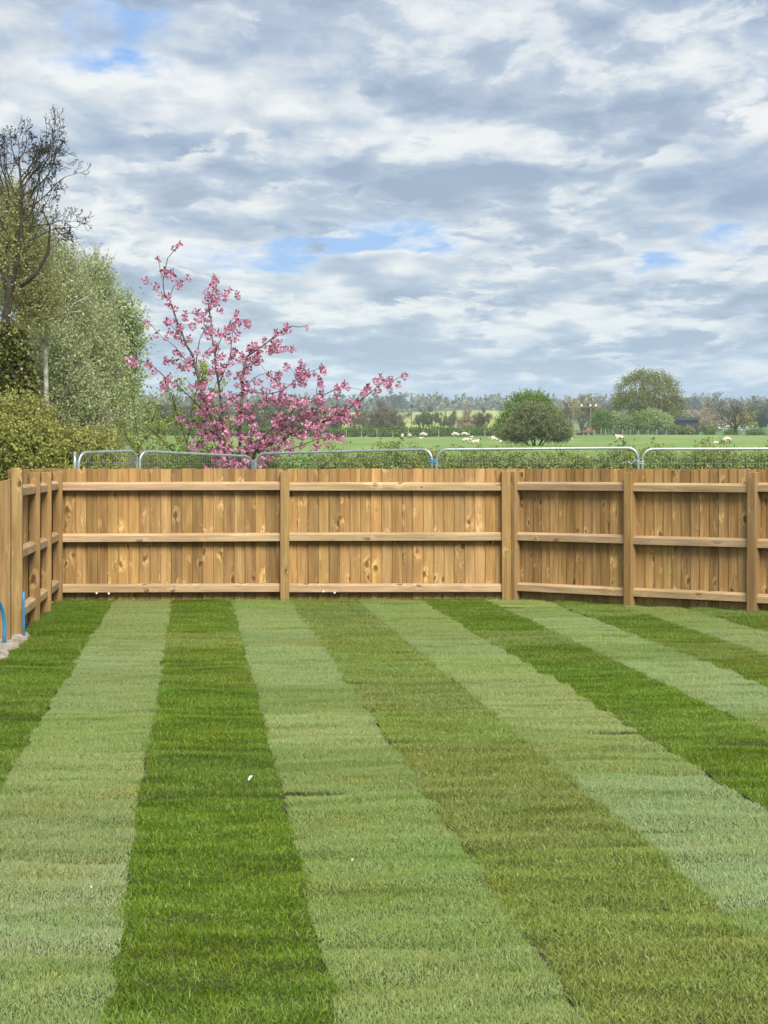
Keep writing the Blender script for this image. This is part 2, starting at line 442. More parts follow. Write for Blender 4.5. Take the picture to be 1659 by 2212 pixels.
def turf_mesh(name, seed, lean, n=31000):
    rng = np.random.default_rng(seed)
    hw, L = ROLL_W / 2 - 0.003, ROLL_L / 2 - 0.003
    x = rng.uniform(-hw, hw, n); y = rng.uniform(-L, L, n)
    eg = rng.random(n) < 0.10                                        # ragged edges: some blades reach over the joint
    x[eg] += rng.normal(0, 0.020, eg.sum()); y[eg] += rng.normal(0, 0.025, eg.sum())
    ph = rng.uniform(0, 6.28, 6)
    def hgt(x, y):
        z = 0.004 * np.sin(y * 15 + 2.0 * np.sin(x * 4 + ph[1]) + ph[0]) + 0.004 * np.sin(y * 7.3 + x * 3 + ph[2]) + 0.003 * np.sin(x * 11 + ph[3])
        edge = np.maximum(np.minimum(hw - np.abs(x), L - np.abs(y)), 0)
        return z - 0.006 * np.exp(-edge / 0.02)
    z = hgt(x, y); x0_ = x.copy()
    x = x + 0.009 * np.sin(y * 3.1 + ph[0]) + 0.006 * np.sin(y * 7.7 + ph[5])
    dens = np.sin(y * 9 + 3 * np.sin(x * 3 + ph[4])) * 0.25 + np.sin(x * 8 + y * 17 + ph[5]) * 0.15
    H = (0.012 + 0.014 * rng.random(n) ** 2) * (1 + 0.5 * dens)
    long = rng.random(n) < 0.035; H[long] *= 1.9
    la = lean + 0.34 * np.sin(y * 8 + 2 * np.sin(x * 5 + ph[2])) * np.sin(y * 2.7 + x * 2 + ph[3]) + 0.22 * np.sin(y * 19 + 3 * np.sin(x * 4 + ph[0]) + ph[1]) + rng.normal(0, 0.55, n)
    tilt = np.stack([rng.normal(0, 0.70, n), la, np.ones(n)], 1)
    tilt = unit(tilt)
    az = rng.uniform(0, math.pi, n)
    wv = np.stack([np.cos(az), np.sin(az), np.zeros(n)], 1)
    wd = (0.0009 + 0.0008 * rng.random(n))[:, None]
    base = np.stack([x, y, z], 1)
    mid = base + tilt * (H * 0.55)[:, None]
    tipd = unit(tilt + np.stack([rng.normal(0, 0.35, n), rng.normal(lean * 0.6, 0.35, n), np.full(n, -0.25)], 1))
    tip = mid + tipd * (H * 0.55)[:, None]
    V = np.stack([base - wv * wd, base + wv * wd, mid + wv * wd * 0.9, mid - wv * wd * 0.9, tip], 1).reshape(-1, 3)
    k = (np.arange(n) * 5)[:, None]
    Q = k + np.array([[0, 1, 2, 3]]); T = k + np.array([[3, 2, 4]])
    # the mat of soil and thatch the blades stand in
    gx, gy = 7, 17
    xs = np.linspace(-hw, hw, gx); ys = np.linspace(-L, L, gy)
    GX, GY = np.meshgrid(xs, ys, indexing='ij')
    top = np.stack([GX, GY, hgt(GX, GY) - 0.001], -1).reshape(-1, 3)
    o = len(V); a = (np.arange(gx * gy).reshape(gx, gy)[:-1, :-1]).ravel() + o
    GQ = np.stack([a, a + gy, a + gy + 1, a + 1], 1)
    rim = [top.reshape(gx, gy, 3)[:, 0], top.reshape(gx, gy, 3)[-1, :], top.reshape(gx, gy, 3)[::-1, -1], top.reshape(gx, gy, 3)[0, ::-1]]
    rim = np.concatenate([r[:-1] for r in rim]); low = rim.copy(); low[:, 2] = -0.03
    o2 = o + len(top); nr = len(rim); i = np.arange(nr); j = (i + 1) % nr
    SQ = np.stack([o2 + i, o2 + nr + i, o2 + nr + j, o2 + j], 1)
    VV = np.concatenate([V, top, rim, low])
    fq = np.concatenate([Q, GQ, SQ])
    mi = np.concatenate([np.zeros(len(Q)), np.ones(len(GQ) + len(SQ)), np.zeros(len(T))])
    return arrays_mesh(name, VV, [fq, T], [M['turf'], M['thatch']], mi)

def build_lawn():
    lawn = link('lawn', box_mesh('lawn', (-9, -4, -0.12), (14, 24.55, -0.034), M['soil']))
    tag(lawn, kind='structure')
    lawn.color = (1, 1, 1, 1)
    light = [turf_mesh('turf_light', 1, 0.85), turf_mesh('turf_light', 2, 0.85)]
    dark = [turf_mesh('turf_dark', 3, -0.35), turf_mesh('turf_dark', 4, -0.35)]
    mid = [turf_mesh('turf_mid', 5, 0.1), turf_mesh('turf_mid', 6, 0.1)]
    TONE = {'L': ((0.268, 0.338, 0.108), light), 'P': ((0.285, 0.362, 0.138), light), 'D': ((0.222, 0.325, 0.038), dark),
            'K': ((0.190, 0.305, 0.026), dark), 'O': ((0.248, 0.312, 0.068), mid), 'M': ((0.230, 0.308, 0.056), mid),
            'G': ((0.240, 0.318, 0.084), light), 'S': ((0.255, 0.322, 0.088), light)}  # roll tints: turf's own colour plus the lean's light and dark stripes painted in
    # columns: edges (measured across), then the tones from far to near, every roll 1.64 m
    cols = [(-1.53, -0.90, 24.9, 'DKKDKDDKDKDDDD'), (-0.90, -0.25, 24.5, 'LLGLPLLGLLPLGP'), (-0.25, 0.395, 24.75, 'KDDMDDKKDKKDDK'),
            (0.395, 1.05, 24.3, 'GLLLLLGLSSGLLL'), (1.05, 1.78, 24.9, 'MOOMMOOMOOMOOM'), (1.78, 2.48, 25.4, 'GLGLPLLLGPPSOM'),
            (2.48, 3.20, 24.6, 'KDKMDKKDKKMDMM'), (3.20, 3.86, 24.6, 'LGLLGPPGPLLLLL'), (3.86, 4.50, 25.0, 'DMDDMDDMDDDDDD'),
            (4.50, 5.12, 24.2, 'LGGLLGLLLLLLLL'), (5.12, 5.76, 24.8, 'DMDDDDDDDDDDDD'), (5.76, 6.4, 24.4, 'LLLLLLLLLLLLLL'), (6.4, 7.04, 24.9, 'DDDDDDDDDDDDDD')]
    rnd = random.Random(3)
    e = Vector((math.cos(TH), math.sin(TH), 0)); r = Vector((-math.sin(TH), math.cos(TH), 0))
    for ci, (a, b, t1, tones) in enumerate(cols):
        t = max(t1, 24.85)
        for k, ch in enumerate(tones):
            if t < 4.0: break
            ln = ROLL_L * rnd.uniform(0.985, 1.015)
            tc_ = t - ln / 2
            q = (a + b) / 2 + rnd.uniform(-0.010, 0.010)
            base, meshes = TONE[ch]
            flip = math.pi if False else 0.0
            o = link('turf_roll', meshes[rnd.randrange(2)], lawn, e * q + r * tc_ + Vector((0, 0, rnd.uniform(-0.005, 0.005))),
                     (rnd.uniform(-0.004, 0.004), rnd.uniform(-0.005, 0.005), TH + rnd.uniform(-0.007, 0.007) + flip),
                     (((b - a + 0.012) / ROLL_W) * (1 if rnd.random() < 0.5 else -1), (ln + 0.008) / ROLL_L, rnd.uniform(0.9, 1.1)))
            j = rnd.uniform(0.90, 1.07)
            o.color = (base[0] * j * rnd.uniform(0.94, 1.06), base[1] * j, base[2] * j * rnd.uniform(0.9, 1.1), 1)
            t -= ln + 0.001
build_lawn()

# ------------------------------------------------------------------ timber fences
def board_mesh(i):
    """feather-edged board: thick edge left, thin edge right, slightly cupped; stands on z=0."""
    rnd = random.Random(40 + i)
    Wd, H = 0.142, 1.452
    bm = bmesh.new()
    prof = [(0, 0.007), (0.007, 0.0), (Wd * 0.5, -0.0015 + rnd.uniform(-0.001, 0.001)), (Wd, 0.0), (Wd, 0.005), (0, 0.024)]
    lv = []
    for z, dx in ((0, 0), (0.5, rnd.uniform(-.002, .002)), (1.0, rnd.uniform(-.002, .002)), (H, 0)):
        lv.append([bm.verts.new((x + dx, y, z)) for x, y in prof])
    n = len(prof)
    for a, b in zip(lv, lv[1:]):
        for k in range(n): bm.faces.new((a[k], a[(k + 1) % n], b[(k + 1) % n], b[k]))
    bm.faces.new(lv[0][::-1]); bm.faces.new(lv[-1])
    bmesh.ops.recalc_face_normals(bm, faces=bm.faces)
    me = bpy.data.meshes.new('board'); bm.to_mesh(me); bm.free(); me.materials.append(M['board'])
    return me
BOARDS = [board_mesh(i) for i in range(5)]
def post_mesh(h, slope=0.0):
    bm = bmesh.new()
    s = 0.05
    vs = [bm.verts.new((x, y, z + (slope * x / s if z > 0 else 0))) for z in (-0.25, h) for x, y in ((-s, -s), (s, -s), (s, s), (-s, s))]
    for f in ((3, 2, 1, 0), (4, 5, 6, 7), (0, 1, 5, 4), (1, 2, 6, 5), (2, 3, 7, 6), (3, 0, 4, 7)): bm.faces.new([vs[i] for i in f])
    bmesh.ops.bevel(bm, geom=list(bm.edges), offset=0.004, segments=1, affect='EDGES')
    me = bpy.data.meshes.new('post'); bm.to_mesh(me); bm.free(); me.materials.append(M['post'])
    return me
POST = post_mesh(1.43)
RAIL_PROF = [(0.0, 0.0), (0.0, 0.095), (-0.032, 0.092), (-0.064, 0.070), (-0.064, 0.0)]
def tone(rnd, lo=0.78, hi=1.18):
    k = rnd.uniform(lo, hi)
    return (k * rnd.uniform(0.97, 1.04), k, k * rnd.uniform(0.88, 1.06), 1)
def build_fence(name, label, p0, p1, posts, rails, start, end, seed, heights=None, flipn=False, rail_spans=None, turn=8.5):
    """p0->p1 is the back face of the posts on the ground; local x along, local -y to the garden."""
    rnd = random.Random(seed)
    d = Vector((p1[0] - p0[0], p1[1] - p0[1], 0)); ang = math.atan2(d.y, d.x)
    root = empty(name, (p0[0], p0[1], 0), (0, 0, ang))
    tag(root, label, 'fence', 'timber fences round the lawn')
    pitch = 0.1165
    x = start; k = 0
    while x < end:
        o = link('board', BOARDS[rnd.randrange(5)], root, (x, 0.004 + rnd.uniform(0, 0.003), 0.008 + rnd.uniform(-0.004, 0.006)),
                 (0, rnd.uniform(-0.0012, 0.0012), R(turn) + rnd.uniform(-0.012, 0.012)))
        k2 = rnd.choice((0.70, 0.84, 0.96, 1.05, 1.17))
        o.color = tone(rnd, k2 * 0.96, k2 * 1.04)
        x += pitch * rnd.uniform(0.985, 1.015); k += 1
    for i, px in enumerate(posts):
        me = POST if not heights or not heights[i] else heights[i]
        o = link('post', me, root, (px, -0.052, 0), (rnd.uniform(-.003, .003), rnd.uniform(-.004, .004), rnd.uniform(-.03, .03)))
        o.color = tone(rnd, 0.9, 1.1)
    spans = rail_spans or list(zip(posts, posts[1:]))
    for (a, b) in spans:
        for z in rails:
            o = link('rail', prism_mesh('rail', RAIL_PROF, (b - a) - 0.1 + 0.03, M['rail'], 0.003), root,
                     (a + 0.035, -0.004, z + rnd.uniform(-.006, .006)), (0, rnd.uniform(-.0025, .0025), 0))
            o.color = tone(rnd, 0.93, 1.08)
            # the rail's grain runs along x: its own turned material
            o.data.materials[0] = M['rail_x']
    return root
def turned(src, name):
    m = src.copy(); m.name = name
    nt = NT(m.node_tree)
    for n in m.node_tree.nodes:
        if n.bl_idname == 'ShaderNodeTexCoord':
            s = nt.sep(n.outputs['Object'])
            cv = nt.comb(s[2], s[1], s[0])
            for l in list(m.node_tree.links):
                if l.from_node == n and l.to_node.bl_idname != 'ShaderNodeSeparateXYZ':
                    to = l.to_socket; nt.l.remove(l); nt.l.new(cv, to)
            break
    return m
M['rail_x'] = turned(M['rail'], 'softwood_rail_lengthways')

RZ = (1.225, 0.658, 0.100)
bA = (xat(125, 24.46), 24.51); bC = (xat(1093, 24.74), 24.79)
Lb = math.hypot(bC[0] - bA[0], bC[1] - bA[1])
pB = (xat(615, 24.6) - bA[0])
build_fence('fence', 'long straight timber fence of three bays across the far end of the lawn', bA, bC, [pB, Lb], RZ, -0.16, Lb + 0.06, 11,
            rail_spans=[(0.0, pB), (pB, Lb)])
dD = (xat(1115.5, 24.78), 24.80); dF = (xat(1635, 22.66), 22.70)
Lr = math.hypot(dF[0] - dD[0], dF[1] - dD[1]); ux = ((dF[0] - dD[0]) / Lr, (dF[1] - dD[1]) / Lr)
dG = (dD[0] + ux[0] * 6.4, dD[1] + ux[1] * 6.4)
build_fence('fence', 'timber fence angling towards the viewer along the right side of the lawn', dD, dG, [0.01, Lr * 0.508, Lr, Lr + 1.56, Lr + 3.1], RZ, 0.0, 6.3, 12)
lA = (xat(34.5, 19.3), 19.35); lD = (xat(125, 24.4), 24.4)
# the left run: back face of its posts lies a post's depth to the left
ll = Vector((lD[0] - lA[0], lD[1] - lA[1], 0)); Ll = ll.length; lu = ll.normalized(); ln_ = Vector((-lu.y, lu.x, 0))
q0 = Vector((lA[0], lA[1], 0)) + ln_ * 0.052; q1 = Vector((lD[0], lD[1], 0)) + ln_ * 0.052
pos = [0.0, 1.92, 3.42, Ll]
build_fence('fence', 'timber fence seen end on along the left edge of the lawn', q0, q1, pos, (1.232, 0.675, 0.145), 0.05, Ll + 0.3, 13,
            heights=[post_mesh(1.478), None, None, None], turn=2.6)
# single broad post cut by the left edge of the picture
o = link('gate_post', post_mesh(1.372, 0.012), None, (xat(8.5, 18.75), 18.8, 0), (0, 0, 0.05), (1.0, 1.0, 1.0)); o.color = (0.86, 0.84, 0.8, 1)
tag(o, 'shorter brown timber post with sloping cut top beside the left fence end', 'post')

# longer grass left uncut along the foot of the fences
def fence_tufts():
    rng = np.random.default_rng(77); V = []; T = []
    lines = [((-3.05, 19.4), (-3.50, 24.35)), ((bA[0], bA[1] - .06), (bC[0], bC[1] - .06)), (dD, dG)]
    P = []
    for (x0, y0), (x1, y1) in lines:
        L = math.hypot(x1 - x0, y1 - y0); n = int(L * 520); t = rng.random(n)
        k = np.sin(t * L * 3.1) + np.sin(t * L * 7.7 + 1) + rng.normal(0, .8, n)
        t = t[k > -0.4]
        P.append(np.stack([x0 + (x1 - x0) * t, y0 + (y1 - y0) * t - np.abs(rng.normal(0, .035, len(t))), np.full(len(t), -.005)], 1))
    P = np.concatenate(P); n = len(P)
    H = rng.uniform(.02, .075, n)[:, None]; d = unit(np.stack([rng.normal(0, .4, n), rng.normal(-.15, .35, n), np.ones(n)], 1))
    az = rng.uniform(0, math.pi, n); wv = np.stack([np.cos(az), np.sin(az), np.zeros(n)], 1) * .002
    V = np.stack([P - wv, P + wv, P + d * H], 1).reshape(-1, 3)
    o = link('grass_fringe', arrays_mesh('grass_fringe', V, [np.arange(3 * n).reshape(n, 3)], M['turf'])); o.color = (.19, .26, .05, 1)
    tag(o, 'uncut grass fringe along the fence foot', 'grass', kind='stuff')
fence_tufts()

# white round caps under the bottom rail
for (u, v, lab) in ((208.4, 1281.7, 'small round white cap under bottom rail, nearest the left corner post'),
                    (234.4, 1282.5, 'small round white cap under bottom rail, second from the left corner post'),
                    (697.8, 1279.6, 'small round white cap half hidden behind the bottom rail of the middle bay'),
                    (722.0, 1282.5, 'small round white cap on boards below middle bay bottom rail')):
    bm = bmesh.new(); bmesh.ops.create_uvsphere(bm, u_segments=12, v_segments=8, radius=0.013)
    for vv in bm.verts: vv.co.y *= 0.7
    me = bpy.data.meshes.new('white_cap'); bm.to_mesh(me); bm.free(); me.materials.append(M['white'])
    for p in me.polygons: p.use_smooth = True
    p = at(u, v, 24.42); p.y = 24.405 + (p.x - bA[0]) * (bC[1] - bA[1]) / (bC[0] - bA[0])
    tag(link('white_cap', me, None, p), lab, 'cap', 'white caps at the foot of the fence')

# mortar bed, blue pipes and scraps
def build_mortar():
    rng = np.random.default_rng(2)
    nx, ny = 26, 60
    V = []
    for j in range(ny):
        D = 15.2 + (19.6 - 15.2) * j / (ny - 1)
        xr = -3.06 - 0.077 * (D - 19.3) + 0.012 * math.sin(D * 7)
        for i in range(nx):
            t = i / (nx - 1)
            x = xr - 1.3 * (1 - t) ** 1.0
            h = 0.060 * min(1, (1 - t) * 22) ** 0.5 + 0.006 * math.sin(D * 16 + x * 5) * min(1, (1 - t) * 6) + rng.normal(0, 0.006)
            V.append((x, D, -0.03 + h))
    a = np.arange(nx * ny).reshape(ny, nx)[:-1, :-1].ravel()
    Q = np.stack([a, a + 1, a + nx + 1, a + nx], 1)
    tag(link('mortar_bed', arrays_mesh('mortar_bed', np.array(V), [Q], M['mortar'], smooth=True)), kind='structure')
build_mortar()
pts = [at(u, v, d) for u, v, d in ((-34, 1290, 18.1), (-18, 1288, 18.2), (-7, 1294, 18.3), (0.5, 1306, 18.35), (6, 1322, 18.4), (9.6, 1345, 18.42), (9.8, 1370, 18.42), (8.6, 1400, 18.42))]
tag(link('water_pipe', tube_mesh('water_pipe', pts, 0.0165, M['pipe'], 12)), 'thick blue plastic pipe bending out of the ground at the left edge', 'pipe')
pts = [at(51.4, 1392, 19.18), at(51.6, 1340, 19.18), at(51.0, 1300, 19.18), at(51.2, 1278, 19.18)]
tag(link('water_pipe', tube_mesh('water_pipe', pts, 0.0105, M['pipe'], 12)), 'thin upright blue pipe stub against the end of the left fence', 'pipe')

M['scrap'] = plain('dry_scrap', (0.5, 0.43, 0.32), 0.8)
def scrap(u, v, size, lab, seed, stem=False):
    rnd = random.Random(seed); D = 7200 / (v - 1005)
    bm = bmesh.new(); n = 5
    rows = []
    for i in range(n):
        t = i / (n - 1)
        w_ = size * 0.42 * math.sin(math.pi * (0.15 + 0.8 * t))
        rows.append([bm.verts.new((s * w_, t * size - size / 2, 0.3 * size * math.sin(t * 2.4) + 0.12 * size * s * s)) for s in (-1, 0, 1)])
    for a, b in zip(rows, rows[1:]):
        for k in range(2): bm.faces.new((a[k], a[k + 1], b[k + 1], b[k]))
    if stem:
        p = [bm.verts.new((0.0, size * 0.45 + size * 1.1 * t, 0.3 * size + 0.25 * size * math.sin(t * 3))) for t in (0, .33, .66, 1)]
        q = [bm.verts.new((0.004, size * 0.45 + size * 1.1 * t, 0.3 * size + 0.003 + 0.25 * size * math.sin(t * 3))) for t in (0, .33, .66, 1)]
        for k in range(3): bm.faces.new((p[k], q[k], q[k + 1], p[k + 1]))
    me = bpy.data.meshes.new('paper_scrap'); bm.to_mesh(me); bm.free(); me.materials.append(M['white'] if stem else M['scrap'])
    o = link('paper_scrap', me, None, (xat(u, D), D, 0.038), (R(35), R(10), R(-62) if stem else rnd.uniform(0, 6)))
    tag(o, lab, 'scrap', 'pale scraps lying on the lawn')
scrap(543, 1700, 0.028, 'largest curled white scrap with a thin stalk on the dark turf stripe', 1, True)
for i, (u, v, lab) in enumerate(((402, 1866, 'tiny pale scrap on dark stripe, below the stalked white scrap'), (428, 1600, 'tiny pale scrap on the light stripe beside the dark stripe edge'),
        (28, 1582, 'tiny white scrap on dark turf at the left picture edge'), (1040, 1636, 'tiny pale scrap in the olive stripe, up from the middle'),
        (196, 1940, 'tan scrap on the pale left stripe near the bottom'), (762, 1880, 'small straw-coloured scrap on the middle pale stripe'),
        (448, 1981, 'tiny grey scrap low on the dark stripe'))):
    scrap(u, v, 0.012, lab, 10 + i)

# ------------------------------------------------------------------ galvanised site barrier panels
def barrier(label, ul, Dl, vl, ur, Dr, vr, feet=True):
    A = at(ul, vl, Dl); B = at(ur, vr, Dr)
    ax = Vector((B.x - A.x, B.y - A.y, 0)); L = ax.length; ax.normalize()
    base = Vector((A.x, A.y, gz(Dl))); hl = A.z - base.z; hr = B.z - base.z
    root = empty('barrier_panel', base, (0, 0, math.atan2(ax.y, ax.x)))
    tag(root, label, 'barrier', 'site barrier panels behind the fence')
    r = 0.021; cr = min(0.16, L * 0.2)
    pts = [(0, 0, 0.03), (0, 0, hl - cr)]
    sl = (hr - hl) / L
    for k in range(1, 6):
        a = k / 6 * math.pi / 2
        pts.append((cr * (1 - math.cos(a)), 0, hl - cr + cr * math.sin(a) + sl * cr * (1 - math.cos(a))))
    pts += [(cr, 0, hl + sl * cr), (L - cr, 0, hr - sl * cr)]
    for k in range(1, 6):
        a = k / 6 * math.pi / 2
        pts.append((L - cr + cr * math.sin(a), 0, hr - cr + cr * math.cos(a)))
    pts += [(L, 0, hr - cr), (L, 0, 0.03)]
    link('frame', tube_mesh('barrier_frame', pts, r, M['galv'], 10), root)
    link('bottom_tube', tube_mesh('bottom_tube', [(0, 0, 0.16), (L, 0, 0.16)], 0.016, M['galv'], 8), root)
    S = []
    n = int(L / 0.048)
    for i in range(1, n):
        x = L * i / n
        top = hl + (hr - hl) * x / L
        if x < cr: top -= cr - math.sqrt(max(0, cr * cr - (cr - x) ** 2))
        if L - x < cr: top -= cr - math.sqrt(max(0, cr * cr - (cr - L + x) ** 2))
        S.append((x, 0, 0.16, x, 0, top, 0.0019, 0.0019))
    for k in range(7):
        z = 0.3 + k * 0.25
        if z < min(hl, hr) - 0.1: S.append((0, 0.004, z, L, 0.004, z, 0.0019, 0.0019))
    w_ = link('wire_mesh', seg_mesh('wire_mesh', S, M['galv'], 3), root); w_['kind'] = 'stuff'
    for x in ((0, L) if feet else (0,)):
        link('foot', box_mesh('barrier_foot', (x - 0.11, -0.34, -0.02), (x + 0.11, 0.34, 0.11), M['soil'], 0.015), root)
barrier('barrier panel with curved corners running out of the picture at the right', 1388, 33.0, 970, 1810, 33.4, 969)
barrier('barrier panel in front of the round thorn bush, with level top tube', 943.5, 33.2, 971, 1379, 33.0, 967.5)
barrier('barrier panel whose left end stands before the pink cherry blossom', 552, 34.6, 980, 933, 33.3, 970.5)
barrier('barrier panel sloping down to the right in front of the cherry tree', 302, 33.0, 974.5, 546, 34.7, 986)
barrier('short looking barrier panel furthest left facing the lawn', 170, 32.0, 978, 296, 33.0, 973.5)
barrier('barrier panel seen edge on at the left end of the row', 161.5, 31.6, 977.5, 166, 34.4, 981)
# ties
def tie(u, v, D, lab, seed):
    root = empty('cable_tie', at(u, v, D)); tag(root, lab, 'tie')
    rnd = random.Random(seed)
    for k in range(2):
        pts = [(0.055 * math.cos(a), 0.03 * math.sin(a), 0.03 * k + 0.006 * math.sin(2 * a + k)) for a in [i / 14 * 2 * math.pi for i in range(14)]]
        link('loop', tube_mesh('tie_loop', pts, 0.005, M['pipe'] if seed == 1 else M['pale_blue'], 6, closed=True), root)
    pts = [(-0.05 - 0.02 * i, -0.02, 0.02 + 0.05 * math.sin(i * 1.1) * (1 - i / 8)) for i in range(8 if seed == 2 else 3)]
    link('tail', tube_mesh('tie_tail', pts, 0.0045, M['pipe'] if seed == 1 else M['pale_blue'], 6), root)
M['pale_blue'] = plain('pale_blue_twine', (0.45, 0.62, 0.70), 0.7)
tie(938, 999, 33.2, 'blue tie joining two barrier panels near the middle of the picture', 1)
tie(1383, 1001, 33.0, 'pale blue twine with loose tail joining the right pair of barrier panels', 2)
# ------------------------------------------------------------------ plant builders
def grow(rng, p, d, L, r, lev, cfg, S, T):
    n = cfg['n']; step = L / n
    for i in range(n):
        d = d + rng.normal(0, cfg['wob'], 3); d[2] += cfg['up']
        d = d / np.linalg.norm(d)
        q = p + d * step; r2 = r * (1 - cfg.get('taper', 0.5) / n)
        S.append((*p, *q, r, r2))
        if lev > 0 and i >= cfg['skip']:
            for _ in range(cfg['kids']):
                ax = np.cross(d, rng.normal(size=3)); ax /= np.linalg.norm(ax)
                a = rng.normal(cfg['ang'], 0.15)
                cd = d * math.cos(a) + ax * math.sin(a)
                grow(rng, q, cd, L * cfg['ratio'] * rng.uniform(0.65, 1.15) * (1 - 0.25 * i / n), r2 * cfg.get('rr', 0.6), lev - 1, cfg, S, T)
        p, r = q, r2
    if lev == 0: T.append((p, d))
def shoots(rng, ells, n, length, k, off, up=0.6, outw=0.7, shell=0.35, droop=0.0):
    """leafy shoots spread through a set of ellipsoids; returns twig segments, leaf points and outward directions."""
    ells = [(np.array(c, float), np.array(r, float)) for c, r in ells]
    wts = np.array([r.prod() ** (2 / 3) for c, r in ells]); wts /= wts.sum()
    S = []; P = []; O = []
    idx = rng.choice(len(ells), n, p=wts)
    u = unit(rng.normal(size=(n, 3))); rad = rng.uniform(shell, 1.0, n) ** 0.6
    cc = np.array([ells[i][0] for i in idx]); rr = np.array([ells[i][1] for i in idx])
    st = cc + u * rr * (rad * (0.93 + 0.09 * rng.normal(size=n)))[:, None]
    d = unit(u * outw + rng.normal(0, 0.4, (n, 3)) + np.array([0, 0, up]))
    ln = length * rng.uniform(0.4, 1.25, n)
    en = st + d * ln[:, None]; en[:, 2] -= droop * ln
    S = np.concatenate([st, en, np.full((n, 1), 1.0), np.full((n, 1), 0.5)], 1)
    t = rng.uniform(0.05, 1.05, (n, k))
    P = st[:, None, :] + (en - st)[:, None, :] * t[..., None] + rng.normal(0, off, (n, k, 3))
    O = np.repeat(u[:, None, :], k, 1)
    return S, P.reshape(-1, 3), O.reshape(-1, 3)
def leafy_part(name, parent, rng, ells, n, length, k, leaf, mat, twig=None, twig_r=0.003, off=None, color=None, kind=None, **kw):
    bias = kw.pop('bias', 0.6); asp = kw.pop('aspect', 0.6)
    S, P, O = shoots(rng, ells, n, length, k, off if off is not None else leaf * 0.6, **kw)
    V, Q = leaf_arrays(P, rng, leaf, aspect=asp, out=O, bias=bias)
    o = link(name, arrays_mesh(name, V, [Q], mat), parent)
    if color: o.color = (*color, 1)
    if kind: o['kind'] = kind
    if twig:
        S[:, 6] *= twig_r; S[:, 7] *= twig_r
        link('twigs', seg_mesh('twigs', S, twig, 3), parent)['kind'] = 'stuff'
    return o
def ell(u, v, D, ru, rv, rd):
    c = at(u, v, D); s = D / F
    return ((c.x, c.y, c.z), (ru * s, rd, rv * s))
def local(ells, root):
    b = np.array(root.location)
    return [(np.array(c) - b, r) for c, r in ells]

M['silver_leaf'] = leaf_material('silvery_leaf', [(0.16, 0.19, 0.075), (0.26, 0.305, 0.135), (0.34, 0.39, 0.19), (0.43, 0.48, 0.28)], 0.35)
M['olive_leaf'] = leaf_material('olive_leaf', [(0.16, 0.165, 0.035), (0.26, 0.27, 0.065), (0.36, 0.37, 0.11)], 0.35)
M['moss_leaf'] = leaf_material('mossy_leaf', [(0.17, 0.175, 0.055), (0.29, 0.295, 0.105), (0.42, 0.43, 0.20)], 0.35)
M['ivy_leaf'] = leaf_material('ivy_leaf', [(0.025, 0.04, 0.008), (0.075, 0.085, 0.015), (0.18, 0.16, 0.04)], 0.15, 0.35, 0.5)
M['hedge_leaf'] = leaf_material('hedge_leaf', [(0.10, 0.13, 0.03), (0.20, 0.245, 0.055), (0.32, 0.36, 0.11)], 0.35)
M['lime_leaf'] = leaf_material('lime_leaf', [(0.14, 0.18, 0.04), (0.25, 0.30, 0.08), (0.40, 0.43, 0.16)], 0.45)
M['thorn_leaf'] = leaf_material('thorn_leaf', [(0.085, 0.095, 0.03), (0.155, 0.17, 0.06), (0.245, 0.255, 0.11)], 0.3)
M['green_leaf'] = leaf_material('green_leaf', [(0.055, 0.095, 0.014), (0.11, 0.17, 0.025), (0.18, 0.25, 0.045)], 0.3)
M['oak_leaf'] = leaf_material('oak_leaf', [(0.075, 0.085, 0.008), (0.15, 0.16, 0.015), (0.25, 0.245, 0.03)], 0.35)
M['pale_leaf'] = leaf_material('pale_leaf', [(0.6, 0.6, 0.6), (1, 1, 1), (1.35, 1.35, 1.35)], 0.35)   # tinted tree by tree
M['twig'] = plain('twig', (0.10, 0.08, 0.06), 0.9)
M['twig_dark'] = plain('dark_twig', (0.06, 0.05, 0.042), 0.9)
M['twig_brown'] = plain('brown_twig', (0.21, 0.13, 0.07), 0.9)
M['twig_pale'] = plain('pale_twig', (0.36, 0.31, 0.22), 0.9)
M['bud'] = leaf_material('dark_bud', [(0.02, 0.015, 0.015), (0.045, 0.03, 0.03)], 0.05)
M['petal'] = leaf_material('cherry_petal', [(0.33, 0.075, 0.165), (0.58, 0.19, 0.345), (0.76, 0.38, 0.54), (0.84, 0.61, 0.73)], 0.4, 0.6)
M['bronze'] = leaf_material('bronze_leaf', [(0.07, 0.02, 0.018), (0.16, 0.06, 0.035)], 0.3)

